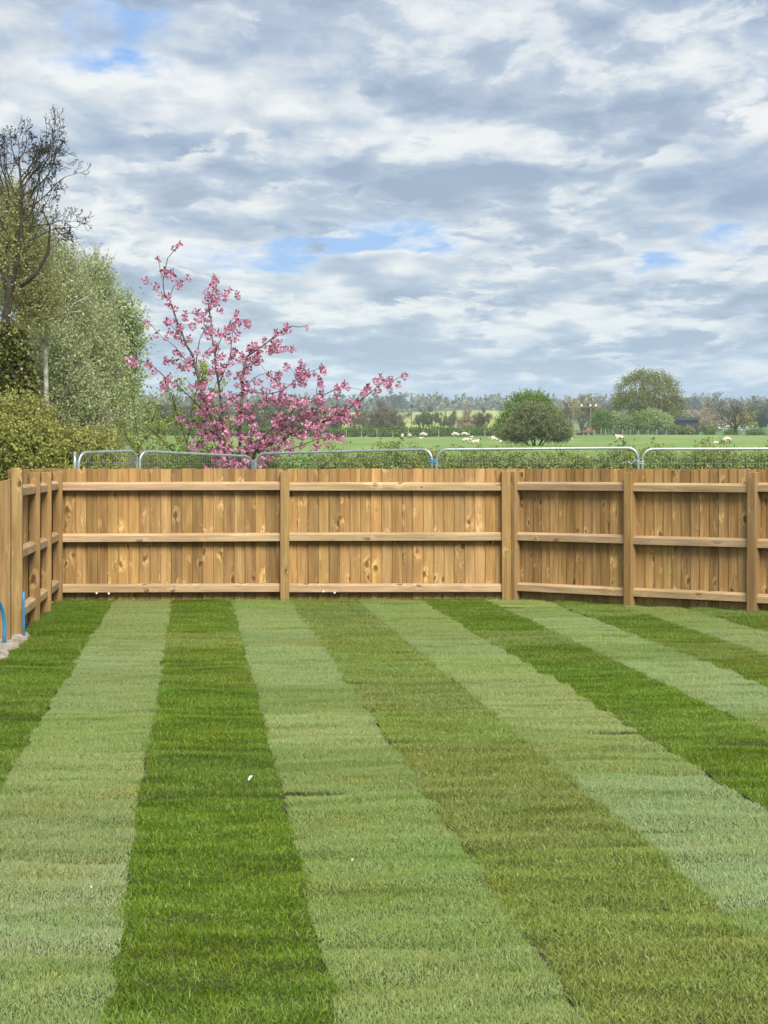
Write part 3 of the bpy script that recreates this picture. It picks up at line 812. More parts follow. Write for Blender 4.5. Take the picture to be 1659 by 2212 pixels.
# ------------------------------------------------------------------ the tree belt on the left
def left_belt():
    # tall ash with dark flower buds
    D = 46.0; s = D / F
    base = Vector((xat(6, D), D, gz(D)))
    root = empty('ash_tree', base); tag(root, 'tall bare dark twigged tree with black buds and an ivy clad trunk at left edge', 'tree')
    rng = np.random.default_rng(21); S = []; T = []
    def lp(u, v, dy=0.0):
        p = at(u, v, D + dy); return np.array(p - base)
    trunk = [lp(4, 1030), lp(8, 900), lp(10, 760), lp(12, 690), lp(20, 640), lp(18, 610), lp(3, 590)]
    tr = [0.14, 0.12, 0.10, 0.09, 0.08, 0.065, 0.05]
    link('trunk', tube_mesh('trunk', trunk, tr, M['bark'], 9), root)
    fork = [lp(12, 690), lp(38, 560), lp(48, 480), lp(46, 400), lp(40, 340)]
    fr = [0.055, 0.042, 0.034, 0.026, 0.018]
    link('limb', tube_mesh('limb', fork, fr, M['bark'], 8), root)
    side = [lp(44, 620), lp(80, 590), lp(104, 545), lp(108, 490), lp(92, 455)]
    link('limb', tube_mesh('limb', side, [0.04, 0.036, 0.03, 0.022, 0.014], M['bark'], 8), root)
    cfg = dict(n=5, wob=0.18, up=0.06, skip=1, kids=1, ang=0.7, ratio=0.6, rr=0.62, taper=0.45)
    for p, d, L, r in ((lp(46, 400), (0.1, 0.1, 1), 0.8, 0.028), (lp(48, 480), (0.75, -0.1, 0.75), 1.15, 0.026), (lp(46, 440, .2), (-0.6, 0.2, 0.9), 1.05, 0.026),
                       (lp(60, 520), (1.0, 0.1, 0.35), 1.0, 0.022), (lp(47, 430, -.2), (0.6, -0.2, .9), 1.05, 0.026), (lp(40, 350), (0.5, 0.1, 1), 0.55, 0.02),
                       (lp(40, 360), (-0.4, 0.3, 1), 0.6, 0.02), (lp(3, 590), (-0.2, 0, 1), 1.5, 0.04), (lp(10, 500), (-0.1, 0.2, 1), 1.5, 0.03),
                       (lp(92, 455), (0.5, 0, 1), 0.55, 0.014), (lp(104, 545), (0.9, 0, 0.7), 0.55, 0.014), (lp(44, 520, .3), (0.8, 0.1, 0.5), 1.0, 0.022),
                       (lp(46, 460), (0.9, 0.3, 0.6), 1.15, 0.022), (lp(20, 420), (-.2, -.1, 1), 0.95, 0.026), (lp(47, 425), (1, 0, .62), 1.2, 0.024), (lp(47, 455), (1, .2, .35), 1.15, 0.022), (lp(45, 395), (.85, -.2, .8), 1.1, 0.022), (lp(30, 470), (-.3, .2, .8), 1.0, .02), (lp(47, 490), (1, -.2, .15), 1.0, .02), (lp(45, 410), (.3, .3, 1), .9, .02), (lp(44, 385), (0.75, 0.1, 0.8), 1.0, 0.02), (lp(40, 350), (-.05, 0, 1), 0.5, 0.014)):
        dd = np.array(d, float); dd /= np.linalg.norm(dd)
        grow(rng, p, dd, L, r, 3, cfg, S, T)
    SS = np.array(S); SS[:, 6:] = np.maximum(SS[:, 6:] * 0.7, 0.0045)
    link('branches', seg_mesh('branches', SS, M['twig_dark'], 4), root)
    P = np.concatenate([np.array([t[0] for t in T])[:, None] + rng.normal(0, 0.016, (len(T), 4, 3))]).reshape(-1, 3)
    keep = rng.random(len(P)) < 0.20
    link('buds', leaf_mesh('buds', P[keep], rng, 0.045, M['bud'], aspect=0.8), root)
    es = local([ell(22, 760, 45.6, 36, 55, 0.38), ell(28, 840, 45.6, 42, 60, 0.42), ell(28, 900, 45.6, 44, 50, 0.42)], root)
    leafy_part('ivy', root, rng, es, 2600, 0.16, 7, 0.085, M['ivy_leaf'], None, up=-0.2, shell=0.5, aspect=0.85)

    def belt_tree(name, lab, es, n, length, k, leaf, mat, seed, twig='twig', stems=(), stem_mat='bark', base_uvD=None, group='trees along the left field edge', **kw):
        rng = np.random.default_rng(seed)
        u, D = base_uvD; b = Vector((xat(u, D), D, gz(D)))
        root = empty(name, b); tag(root, lab, 'tree', group)
        if stems:
            for pts, r0, r1 in stems:
                q = [at(uu, vv, D + dd) - b for uu, vv, dd in pts]; m = len(q) - 1
                link('trunk', tube_mesh('trunk', q, [r0 + (r1 - r0) * i / m for i in range(m + 1)], M[stem_mat], 7), root)
        leafy_part('crown', root, rng, local(es, root), n, length, k, leaf, mat, M[twig], kw.pop('twig_r', 0.004), **kw)
        return root
    belt_tree('pale_stemmed_tree', 'tree with crooked pale grey stems and thin olive leaf behind the ivy trunk',
              [ell(15, 560, 46.6, 66, 125, 0.8), ell(48, 640, 47.0, 58, 110, 0.8), ell(15, 470, 46.6, 60, 80, 0.7), ell(90, 650, 47.0, 42, 75, .6), ell(60, 540, 47, 50, 70, .6)], 3400, 0.42, 11, 0.05, M['moss_leaf'], 31,
              'twig_pale', (([(105, 960, 0), (100, 850, 0), (98, 760, 0), (82, 690, .1), (60, 640, .1), (72, 560, .2), (70, 470, .2), (66, 400, .2)], 0.06, 0.02),
                            ([(95, 760, 0), (104, 690, 0), (130, 640, -.1), (112, 600, -.1), (118, 530, 0), (112, 450, 0)], 0.045, 0.012),
                            ([(40, 900, .2), (45, 760, .2), (60, 700, .2), (52, 600, .2), (38, 520, .2), (30, 420, .2)], 0.05, 0.015),
                            ([(130, 700, -.2), (160, 655, -.2), (190, 640, -.1)], 0.025, 0.008), ([(110, 690, -.2), (140, 676, -.2), (178, 672, -.1)], 0.022, 0.008)),
              'bark_pale', (100, 47.5), up=0.9, shell=0.1)
    belt_tree('silver_leaved_tree', 'nearest silvery grey leaved tree, its foliage fanning behind the twig pile',
              [ell(128, 690, 51, 62, 140, 1.0), ell(110, 820, 50, 70, 130, 1.0), ell(150, 900, 50, 70, 90, 1.0), ell(105, 610, 51, 45, 80, 0.8)], 5600, 0.6, 12, 0.062, M['silver_leaf'], 32,
              'twig_pale', (([(120, 1000, 0), (118, 850, 0), (125, 700, 0), (120, 560, 0)], 0.08, 0.02), ([(140, 1000, .3), (150, 860, .3), (145, 720, .3)], 0.06, 0.015)), 'bark_pale', (125, 50.5), up=0.9, shell=0.2, twig_r=.006)
    belt_tree('silver_leaved_tree', 'tall silvery tree with feathery top, middle of the left tree belt',
              [ell(195, 710, 55, 34, 125, 0.9), ell(190, 800, 54, 58, 130, 1.0), ell(205, 900, 54, 56, 90, 1.0), ell(205, 640, 55, 22, 62, 0.6)], 5400, 0.65, 12, 0.066, M['silver_leaf'], 33,
              'twig_pale', (([(200, 1000, 0), (200, 850, 0), (198, 700, 0), (205, 600, 0)], 0.08, 0.02),), 'bark_pale', (200, 54.5), up=1.0, shell=0.2, twig_r=.006)
    belt_tree('silver_leaved_tree', 'silvery tree with loose wispy twigs against the sky at the right end of the belt',
              [ell(240, 770, 60, 30, 90, 0.8), ell(238, 860, 60, 38, 100, 0.9), ell(276, 735, 60, 26, 36, 0.5), ell(258, 690, 60, 24, 44, 0.5), ell(268, 810, 60, 22, 60, .5)], 2300, 0.65, 10, 0.085, M['silver_leaf'], 34,
              'twig', (([(235, 1000, 0), (238, 850, 0), (246, 740, 0), (280, 712, 0)], 0.07, 0.01),), 'bark', (236, 60.0), up=0.7, shell=0.1)
    belt_tree('silver_leaved_tree', 'low grey green bush under the right end of the left tree belt',
              [ell(248, 905, 64, 28, 70, 0.8), ell(262, 860, 64, 18, 50, .6)], 1100, 0.5, 11, 0.09, M['silver_leaf'], 35, base_uvD=(248, 64.0), up=0.8, shell=0.1)
    # leafless brown shrub and the pile of bare stems
    rng = np.random.default_rng(41)
    for name, lab, u, v0, v1, D, w, n, mat, r in (('bare_shrub', 'leafless reddish brown shrub below the silvery trees', 236, 1000, 875, 49, 26, 900, 'twig_brown', 0.005),
                                                 ('bare_shrub', 'dry tangle of bare pale stems beside the ivy trunk', 130, 985, 868, 43.5, 48, 520, 'twig_pale', 0.006),
                                                 ('bare_shrub', 'brown thicket of thin dead stems above the yellow green hedge', 175, 1000, 900, 44.5, 60, 900, 'twig_brown', 0.005)):
        b = Vector((xat(u, D), D, gz(D))); root = empty(name, b); tag(root, lab, 'shrub', 'bare shrubs in the left tree belt')
        s = D / F; S = []
        for _ in range(n):
            x0 = rng.normal(0, w * s * 0.35); p = np.array([x0, rng.normal(0, 0.3), 0.0])
            top = (1005 - v1) * s + EYE - gz(D)
            d = np.array([rng.normal(0.1, 0.55), rng.normal(0, 0.3), 1.0]); d /= np.linalg.norm(d)
            L = top * rng.uniform(0.35, 1.0)
            for i in range(4):
                q = p + d * L / 4; S.append((*p, *q, r * (1 - i * .2), r * (0.8 - i * .2))); p = q
                d = d + np.array([rng.normal(0, .18), rng.normal(0, .15), -0.08]); d /= np.linalg.norm(d)
        link('stems', seg_mesh('stems', S, M[mat], 3), root)
    # yellow-green hawthorn hedge along the field edge
    D = 40.0; b = Vector((xat(80, D), D, gz(D)))
    root = empty('hawthorn_hedge', b); tag(root, 'yellow green hawthorn hedge at the foot of the left tree belt', 'hedge')
    es = [ell(u, v, 40 + dd, 60, 70, 0.7) for u, v, dd in ((-30, 985, 0), (30, 975, 0), (85, 990, 0), (140, 1005, .3), (190, 1010, .5), (-10, 930, .5), (60, 935, .5))] + [ell(215, 1000, 43, 40, 60, .6)]
    leafy_part('leaves', root, np.random.default_rng(42), local(es, root), 4600, 0.28, 12, 0.055, M['olive_leaf'], M['twig'], 0.003, up=0.6, shell=0.55)
left_belt()

# ------------------------------------------------------------------ sapling and undergrowth behind the barrier
def saplings():
    for lab, ub, D, stems, n, seed in (
        ('slender young tree with loose lime green leaves left of the pink cherry', 405, 38.5,
         [((402, 1020), (404, 960), (412, 900), (425, 840), (432, 800)), ((404, 960), (385, 900), (370, 850)), ((408, 930), (440, 880), (462, 840)), ((405, 990), (440, 940), (480, 900)),
          ((403, 1000), (360, 960), (330, 930))], 520, 51),
        ('second lime leaved sapling, nearest the end of the left tree belt', 300, 41.0,
         [((300, 1020), (298, 950), (292, 900), (288, 860)), ((299, 970), (325, 920), (340, 880)), ((299, 980), (270, 940), (258, 900))], 260, 52)):
        rng = np.random.default_rng(seed); b = Vector((xat(ub, D), D, gz(D)))
        root = empty('sapling', b); tag(root, lab, 'sapling', 'saplings behind the barrier')
        S = []; T = []; cfg = dict(n=4, wob=0.12, up=0.08, skip=1, kids=1, ang=0.6, ratio=0.55, rr=0.6)
        for st in stems:
            q = [np.array(at(u, v + 0, D + rng.normal(0, .1)) - b) for u, v in st]
            for i in range(len(q) - 1):
                S.append((*q[i], *q[i + 1], 0.014 - 0.002 * i, 0.012 - 0.002 * i))
                dd = unit((q[i + 1] - q[i])[None])[0]
                for _ in range(3): grow(rng, q[i] + (q[i + 1] - q[i]) * rng.random(), unit((dd + rng.normal(0, .7, 3))[None])[0], 0.45, 0.006, 1, cfg, S, T)
        S = np.array(S)
        link('stem', seg_mesh('stem', S, M['twig'], 4), root)
        idx = rng.integers(0, len(S), n * 4); t = rng.random((n * 4, 1))
        P = S[idx, :3] + (S[idx, 3:6] - S[idx, :3]) * t + rng.normal(0, 0.04, (n * 4, 3))
        P = P[P[:, 2] > 0.3]
        link('leaves', leaf_mesh('leaves', P, rng, 0.055, M['lime_leaf'], aspect=0.75), root)
    for lab, es, n, mat, D, u, seed in (
        ('low yellow green bramble clump at the foot of the cherry', [ell(470, 1008, 37.5, 60, 26, 0.4), ell(395, 1010, 38, 50, 24, 0.4), ell(560, 1012, 37, 40, 16, 0.3)], 900, 'lime_leaf', 37.5, 460, 61),):
        b = Vector((xat(u, D), D, gz(D))); root = empty('bramble_clump', b); tag(root, lab, 'bush')
        leafy_part('leaves', root, np.random.default_rng(seed), local(es, root), n, 0.2, 8, 0.05, M[mat], M['twig'], 0.002, shell=0.1)
saplings()

# ------------------------------------------------------------------ flowering cherry
def cluster_mesh(seed):
    rng = np.random.default_rng(seed); V = []; Q = []; mi = []
    nfl = int(rng.integers(11, 16))
    for f in range(nfl):
        c = unit(rng.normal(size=(1, 3)))[0] * np.array([0.045, 0.045, 0.036]) * rng.uniform(0.6, 1.0); c[2] -= 0.03
        ax = unit((c * np.array([1, 1, .6]) + np.array([0, 0, -0.01]) + rng.normal(0, .012, 3))[None])[0]
        a = unit(np.cross(ax, rng.normal(size=3))[None])[0]; b = np.cross(ax, a)
        for k in range(6):
            t = k * 2 * math.pi / 6 + rng.normal(0, .15)
            dr = a * math.cos(t) + b * math.sin(t); sd = -a * math.sin(t) + b * math.cos(t)
            L = 0.021 * rng.uniform(0.8, 1.2); up = ax * L * rng.uniform(0.1, 0.9)
            o = len(V)
            V += [c, c + dr * L * .6 + sd * L * .45 + up * .5, c + dr * L + up, c + dr * L * .6 - sd * L * .45 + up * .5]
            Q.append((o, o + 1, o + 2, o + 3)); mi.append(0)
    for f in range(4):
        d = unit((rng.normal(0, 1, 3) + np.array([0, 0, 0.7]))[None])[0]; s = unit(np.cross(d, rng.normal(size=3))[None])[0]
        L = rng.uniform(0.04, 0.07); o = len(V)
        V += [np.zeros(3), d * L * .5 + s * L * .2, d * L, d * L * .5 - s * L * .2]
        Q.append((o, o + 1, o + 2, o + 3)); mi.append(1)
    return np.array(V), np.array(Q), mi
def cherry():
    D = 36.5; b = Vector((xat(600, D), D, gz(D)))
    root = empty('cherry_tree', b); tag(root, 'young ornamental cherry with bare stems and pink double blossom behind the fence', 'tree')
    rng = np.random.default_rng(71)
    def zp(x, y, dd=0.0):
        return np.array(at(252.2 + .408 * x, 504.3 + .408 * y, D + dd) - b)
    BR = [  # main stems: radius at the foot, depth drift, points as seen
        (0.030, -.3, [(640, 1330), (590, 1230), (530, 1030), (480, 930), (440, 800), (400, 640), (350, 540), (320, 470), (290, 380), (260, 340), (245, 250), (270, 130), (330, 50)]),
        (0.016, .3, [(525, 1010), (440, 920), (350, 830), (265, 770), (190, 700), (120, 672), (70, 655)]),
        (0.028, .4, [(640, 1330), (580, 1200), (562, 1000), (540, 800), (520, 640), (500, 520), (490, 420), (505, 330), (522, 225)]),
        (0.030, .1, [(650, 1330), (652, 1150), (655, 950), (668, 750), (690, 650), (780, 590), (860, 530), (930, 490), (1005, 490)]),
        (0.024, -.4, [(660, 1330), (700, 1130), (850, 1000), (940, 930), (1060, 880), (1150, 830), (1205, 795)]),
        (0.026, .5, [(670, 1330), (740, 1140), (900, 1080), (1000, 1010), (1110, 990), (1240, 920), (1320, 860), (1390, 800), (1460, 780), (1525, 745)]),
        (0.018, -.2, [(680, 1330), (800, 1180), (950, 1130), (1080, 1085), (1180, 1080)]),
        (0.018, .2, [(620, 1330), (540, 1190), (470, 1140), (390, 1120)]),
        (0.012, .4, [(663, 830), (800, 850), (880, 830), (960, 770), (1030, 730), (1090, 700)]),
        (0.010, -.3, [(540, 800), (600, 660), (610, 560), (600, 470), (635, 410)]),
        (0.010, .3, [(520, 640), (560, 540), (630, 460), (700, 465)]),
        (0.010, .2, [(420, 690), (440, 560), (480, 470), (440, 420), (360, 420)]),
        (0.008, .1, [(780, 590), (830, 610), (900, 600)]), (0.008, 0, [(265, 345), (215, 310), (155, 240)]), (0.008, .1, [(275, 335), (300, 280), (335, 265), (378, 228)]),
        (0.007, .1, [(240, 235), (228, 180), (218, 130)]), (0.007, -.1, [(345, 540), (300, 500), (268, 460)]), (0.009, -.2, [(365, 670), (310, 600), (240, 550), (165, 465)]),
        (0.007, .2, [(385, 695), (330, 665), (262, 670)]), (0.008, .1, [(505, 330), (560, 320), (600, 300), (640, 308)]), (0.008, 0, [(700, 640), (740, 610), (720, 585)]),
        (0.010, .3, [(600, 900), (720, 770), (790, 740), (860, 740)]), (0.008, 0, [(960, 770), (1000, 740), (960, 735)]), (0.008, -.1, [(1110, 990), (1180, 960), (1230, 985)]),
        (0.008, .2, [(1240, 920), (1300, 830), (1330, 810)]), (0.012, 0, [(655, 1000), (740, 900), (860, 880), (960, 890)]), (0.012, -.4, [(560, 1000), (480, 880), (450, 800)]),
        (0.012, .1, [(700, 1130), (820, 1090), (930, 1000), (1060, 950), (1150, 940)]), (0.010, .2, [(590, 1230), (500, 1080), (450, 1010), (350, 980)]),
        (0.008, 0, [(1060, 880), (1065, 780), (1072, 765)]), (0.008, .1, [(1390, 800), (1430, 765), (1450, 760)]), (0.008, .1, [(620, 1250), (560, 1150), (520, 1060), (470, 1060)])]
    S = []; spots = []
    for r, dd, pts in BR:
        m = len(pts) - 1; q = [zp(x, y, dd * i / m + rng.normal(0, .03)) for i, (x, y) in enumerate(pts)]
        # resample with a little crookedness
        line = []
        for i in range(m):
            for t in (0, .5):
                line.append(q[i] + (q[i + 1] - q[i]) * t + (rng.normal(0, .012, 3) if t else 0))
        line.append(q[-1]); k = len(line) - 1
        link('trunk' if r > .017 else 'branch', tube_mesh('branch', line, [max(.0045, r * (1 - .85 * i / k)) for i in range(k + 1)], M['bark_cherry'], 7), root)
        for i in range(k):
            S.append((*line[i], *line[i + 1], max(.0045, r * (1 - .85 * i / k)), max(.0045, r * (1 - .85 * (i + 1) / k))))
        spots.append((q[-1], 1.0))
        for i in range(k):
            h = line[i][2]
            for rep in range(2):
                f = np.clip((5.6 - h) / 2.6, 0.30, 1.0)
                if rng.random() < f * (0.8 if abs(line[i][0] + .1) < 1.2 else 0.5): spots.append((line[i] + (line[i + 1] - line[i]) * rng.random() + rng.normal(0, .05, 3), 1.0))
    # short flowering twigs filling the lower crown
    nb = len(S); SA = np.array(S)
    low = [i for i in range(nb) if SA[i, 2] < 3.35]
    for _ in range(680):
        i = low[rng.integers(len(low))]; p = SA[i, :3] + (SA[i, 3:6] - SA[i, :3]) * rng.random()
        hh = p[2]
        if abs(p[0] + 0.10) > 0.75 and rng.random() < 0.78: continue
        if rng.random() > np.clip((3.5 - hh) / 1.6, 0.12, 1): continue
        d = unit((rng.normal(0, 1, 3) * np.array([1, 1, .6]) + np.array([0, 0, .45]))[None])[0]; L = rng.uniform(.08, .34)
        e = p + d * L; S.append((*p, *e, .004, .003)); spots.append((e, rng.uniform(.85, 1.15)))
    for (x, y) in ((480, 300), (500, 270), (540, 330), (500, 370), (470, 350), (520, 290), (520, 360), (575, 340), (545, 390), (470, 490), (540, 520), (500, 500), (640, 520), (590, 540), (690, 460),
                   (300, 75), (250, 190), (290, 200), (270, 215), (240, 320), (310, 390), (400, 480), (380, 550), (430, 440), (520, 600), (470, 640), (560, 640), (710, 590), (740, 640), (760, 660), (700, 700),
                   (820, 580), (855, 570), (840, 520), (900, 480), (910, 505), (850, 605), (620, 620), (660, 640), (400, 650), (380, 700), (500, 720), (300, 790), (260, 800), (390, 800), (480, 850), (510, 840)):
        spots.append((zp(x, y, rng.normal(0, .25)), rng.uniform(.9, 1.2)))
    link('twigs', seg_mesh('twigs', S[nb:], M['bark_cherry'], 3), root)['kind'] = 'stuff'
    CL = [cluster_mesh(100 + i) for i in range(6)]
    meshes = [arrays_mesh('blossom_cluster', V, [Q], [M['petal'], M['bronze']], mi) for V, Q, mi in CL]
    spots = [s for s in spots if s[0][2] > 0.9]
    spots.sort(key=lambda s: s[0][1])
    BV = []; BQ = []; BM = []; o_ = 0
    for i, (p, sc) in enumerate(spots):
        sc *= rng.uniform(1.0, 1.45); k = int(rng.integers(6)); az = rng.uniform(0, 6.28)
        if i < 296:
            link('blossom_cluster', meshes[k], root, tuple(p), (rng.normal(0, .3), rng.normal(0, .3), az), (sc, sc, sc))
        else:
            V, Q, mi = CL[k]; c, s_ = math.cos(az), math.sin(az)
            BV.append(V @ np.array([[c, s_, 0], [-s_, c, 0], [0, 0, 1]]) * sc + p); BQ.append(Q + o_); BM += mi; o_ += len(V)
    if BV:
        o = link('blossom', arrays_mesh('blossom', np.concatenate(BV), [np.concatenate(BQ)], [M['petal'], M['bronze']], BM), root); o['kind'] = 'stuff'
cherry()

# ------------------------------------------------------------------ hedges
def hedge(name, lab, line, height, depth, n_per_m, shoot, k, leaf, mat, seed, twig='twig', twig_r=0.003, rag=0.12):
    rng = np.random.default_rng(seed); b = Vector((*line[0][:2], gz(line[0][1])))
    root = empty(name, b); tag(root, lab, 'hedge')
    es = []
    for (x0, y0), (x1, y1) in zip(line, line[1:]):
        L = math.hypot(x1 - x0, y1 - y0); m = max(1, int(L / (depth * 0.55)))
        for i in range(m):
            t = (i + .5) / m; x = x0 + (x1 - x0) * t; y = y0 + (y1 - y0) * t
            h = height * rng.uniform(1 - rag, 1 + rag)
            es.append(((x - b.x, y - b.y, gz(y) - b.z + h * .45), (depth * .75, depth * .55, h * .52)))
    Lt = sum(math.hypot(b_[0] - a_[0], b_[1] - a_[1]) for a_, b_ in zip(line, line[1:]))
    leafy_part('leaves', root, rng, es, int(n_per_m * Lt), shoot, k, leaf, mat, M[twig] if twig else None, twig_r, up=0.7, shell=0.5)
    return root
hedge('field_hedge', 'leafy green hedge just beyond the barrier panels at the right', [(xat(690, 45), 45), (xat(1250, 45), 45), (xat(1900, 44), 44)], 2.0, 1.0, 1700, 0.17, 10, 0.052, M['hedge_leaf'], 81, rag=.06)
hedge('field_hedge', 'darker low hedge seen behind the saplings and cherry stems', [(xat(290, 52), 52), (xat(700, 50), 50)], 1.75, 1.0, 500, 0.22, 9, 0.065, M['green_leaf'], 82, rag=.08)
hedge('field_hedge', 'long dark clipped hedge behind the sheep across the far side of the pasture', [(xat(250, 362), 362), (xat(1085, 364), 364)], 1.4, 1.4, 70, 0.35, 10, 0.26, M['green_leaf'], 83, twig=None, rag=.07)

# ------------------------------------------------------------------ trees and bushes of the pasture
def crown_tree(name, lab, u, D, es, n, length, k, leaf, mat, seed, stems=None, cat='tree', group=None, color=None, twig='twig', twig_r=0.012, **kw):
    rng = np.random.default_rng(seed); b = Vector((xat(u, D), D, gz(D)))
    root = empty(name, b); tag(root, lab, cat, group)
    if stems:
        for (du, dv, L, r) in stems:
            S = []; T = []; d = unit(np.array([[du, rng.normal(0, .25), dv]]))[0]
            grow(rng, np.array([du * .3, 0, -0.2]), d, L, r, 1, dict(n=4, wob=.15, up=.03, skip=1, kids=1, ang=.6, ratio=.6, rr=.6), S, T)
            link('trunk', seg_mesh('trunk', S, M['bark'], 6), root)
    leafy_part('crown', root, rng, local(es, root), n, length, k, leaf, M[mat], M[twig] if twig else None, twig_r, color=color, **kw)
    return root
crown_tree('thorn_tree', 'broad rounded olive brown thorn bush with many stems standing in the pasture', 1158, 211,
           [ell(1158, 912, 211, 62, 34, 2.2), ell(1120, 930, 211, 40, 26, 2.0), ell(1196, 930, 211, 38, 26, 2.0), ell(1150, 892, 211, 40, 18, 1.6), ell(1215, 938, 211, 22, 14, 1.2), ell(1100, 940, 211, 26, 12, 1.2)],
           2600, 0.5, 14, 0.14, 'thorn_leaf', 91, [(-.5, 1, 1.6, .1), (-.15, 1, 1.8, .12), (.2, 1, 1.8, .12), (.55, 1, 1.6, .1), (.9, .7, 1.7, .08), (-.9, .7, 1.6, .08)], up=.5, shell=.45)
crown_tree('thorn_tree', 'bright green domed tree rising just behind the olive brown thorn bush', 1138, 240,
           [ell(1140, 892, 240, 56, 42, 2.2), ell(1120, 915, 240, 50, 28, 2.0), ell(1150, 868, 240, 34, 20, 1.6), ell(1088, 925, 240, 22, 12, 1.2), ell(1180, 905, 240, 30, 30, 1.6)],
           2200, 0.6, 14, 0.17, 'green_leaf', 92, [(0, 1, 2.5, .18)], up=.25, shell=.45, color=(1.25, 1.25, 1.0))
def oak():
    D = 430; b = Vector((xat(1398, D), D, gz(D))); root = empty('oak_tree', b)
    tag(root, 'big spreading oak with open crown standing above the bushes at right', 'tree')
    rng = np.random.default_rng(93); S = []; T = []
    S.append((0, 0, 0, 0, 0, 1.8, .62, .5))
    cfg = dict(n=4, wob=.17, up=.03, skip=1, kids=1, ang=.62, ratio=.66, rr=.62, taper=.5)
    for az, el_, L in ((0, .55, 5.6), (.9, .8, 5.4), (1.9, .8, 5.4), (3.14, .5, 5.8), (4.2, .75, 5.2), (5.3, .8, 5.4), (.4, 1.25, 5.8), (3.5, 1.2, 5.6), (2.4, 1.4, 5.6), (3.0, .12, 4.6), (.1, .2, 4.6), (5.8,.3,4.4)):
        d = np.array([math.cos(az) * math.cos(el_), math.sin(az) * math.cos(el_), math.sin(el_)])
        grow(rng, np.array([0, 0, 1.8]), d, L, .3, 3, cfg, S, T)
    S = np.array(S); S[:, 6:] = np.maximum(S[:, 6:], .035)
    link('trunk', seg_mesh('trunk', S[:1], M['bark'], 8), root)
    link('branches', seg_mesh('branches', S[1:], M['twig'], 4), root)
    c0 = np.array([0.1, 0, 5.9]); R_ = np.array([6.9, 6.0, 6.9])
    tp = np.array([t[0] for t in T]); q = (tp - c0) / R_; rad = np.linalg.norm(q, axis=1)
    # outer clumps, thinner inside so the limbs and sky show through
    cl = []
    for i in range(520):
        u_ = unit(rng.normal(size=(1, 3)))[0]
        if u_[2] < -0.75: continue
        rr = rng.uniform(.80, 1.0) if rng.random() < .80 else rng.uniform(.35, .8)
        cl.append(c0 + u_ * R_ * rr)
    cl = np.array(cl + [t for t in tp if rng.random() < 0.12])
    cl = cl[cl[:, 2] > 1.2]
    P = np.concatenate([c + rng.normal(0, 1, (46, 3)) * rng.uniform(.28, .55) for c in cl])
    O = unit(P - c0)
    V, Q = leaf_arrays(P, rng, .27, .7, O, .6)
    link('crown', arrays_mesh('crown', V, [Q], M['oak_leaf']), root)
oak()
BUSH = [(1300, 397, 22, 884, 'dense dark green bush, leftmost of the row under the oak', 'green_leaf', (1.1, 1.1, 1.0)),
        (1333, 398, 20, 890, 'grey green willow bush second in the row under the oak', 'silver_leaf', (.8, .85, .75)),
        (1362, 397, 17, 899, 'low grey green bush in the middle of the row under the oak', 'silver_leaf', (.72, .78, .62)),
        (1392, 396, 22, 886, 'mid green willow bush right of the middle under the oak', 'hedge_leaf', (.95, 1.0, .9)),
        (1412, 399, 20, 882, 'tallest pale topped willow bush in front of the oak', 'silver_leaf', (.9, .95, .8)),
        (1437, 397, 17, 893, 'pale leaved willow bush next to the dark shed', 'silver_leaf', (.95, 1.0, .8)),
        (1462, 394, 15, 922, 'dark scrubby bush in front of the dark shed', 'thorn_leaf', (.9, .95, .9)),
        (1487, 393, 11, 925, 'small scrub bush before the right end of the dark shed', 'thorn_leaf', (1.1, 1.1, 1.0)),
        (1532, 394, 11, 924, 'small green bush between the shed and the lone bare tree', 'hedge_leaf', (.7, .8, .7)),
        (1580, 393, 14, 936, 'low scrub at the foot of the lone bare tree', 'thorn_leaf', (1, 1.05, .9)),
        (1632, 393, 20, 933, 'low dark scrub right of the lone bare tree', 'thorn_leaf', (.85, .95, .85))]
for i, (u, D, w_, vt, lab, mat, colr) in enumerate(BUSH):
    vb = 1005 - (gz(D) - EYE) * F / D
    h = vb - vt
    crown_tree('bush', lab, u, D, [ell(u, vb - h * .42, D, w_, h * .42, 1.6), ell(u - w_ * .3, vb - h * .62, D, w_ * .6, h * .36, 1.3), ell(u + w_ * .35, vb - h * .55, D, w_ * .6, h * .36, 1.3)],
               int(260 + w_ * h * .55), 0.7, 9, .22, mat, 200 + i, None, 'bush', 'bushes along the far field edge', colr, twig=None, up=.8, shell=.35)

# lone tree and hedgerow trees: a few kinds, copied and resized
def kind_tree(seed, cfg, trunk_h, arms, leaf, nleaf, scat, mat, twig, rmin):
    rng = np.random.default_rng(seed); S = [(0, 0, -.02, 0, 0, trunk_h, .030, .024)]; T = []
    for (az, el_, L) in arms:
        d = np.array([math.cos(az) * math.cos(el_), math.sin(az) * math.cos(el_), math.sin(el_)])
        grow(rng, np.array([0, 0, trunk_h * rng.uniform(.6, 1)]), d, L, .018, 3, cfg, S, T)
    S = np.array(S); S[1:, 6:] = np.maximum(S[1:, 6:] * .8, rmin)
    top = S[:, 5].max(); S[:, :6] /= top
    tr = seg_mesh('trunk', S[:1], M['bark'], 7)
    V1, Q1 = seg_arrays(S[1:], 3)
    idx = rng.integers(9, len(S), nleaf); P = S[idx, 3:6] + rng.normal(0, scat, (nleaf, 3))
    V2, Q2 = leaf_arrays(P, rng, leaf, .6)
    cr = arrays_mesh('crown', np.concatenate([V1, V2]), [np.concatenate([Q1, Q2 + len(V1)])], [twig, mat], np.concatenate([np.zeros(len(Q1)), np.ones(len(Q2))]))
    return tr, cr
up_arms = [(i * 1.1, 1.1 + .08 * (i % 3), .55) for i in range(6)] + [(0, 1.55, .75)]
wide_arms = [(i * .9, .5 + .22 * (i % 4), .5) for i in range(8)] + [(1, 1.5, .6)]
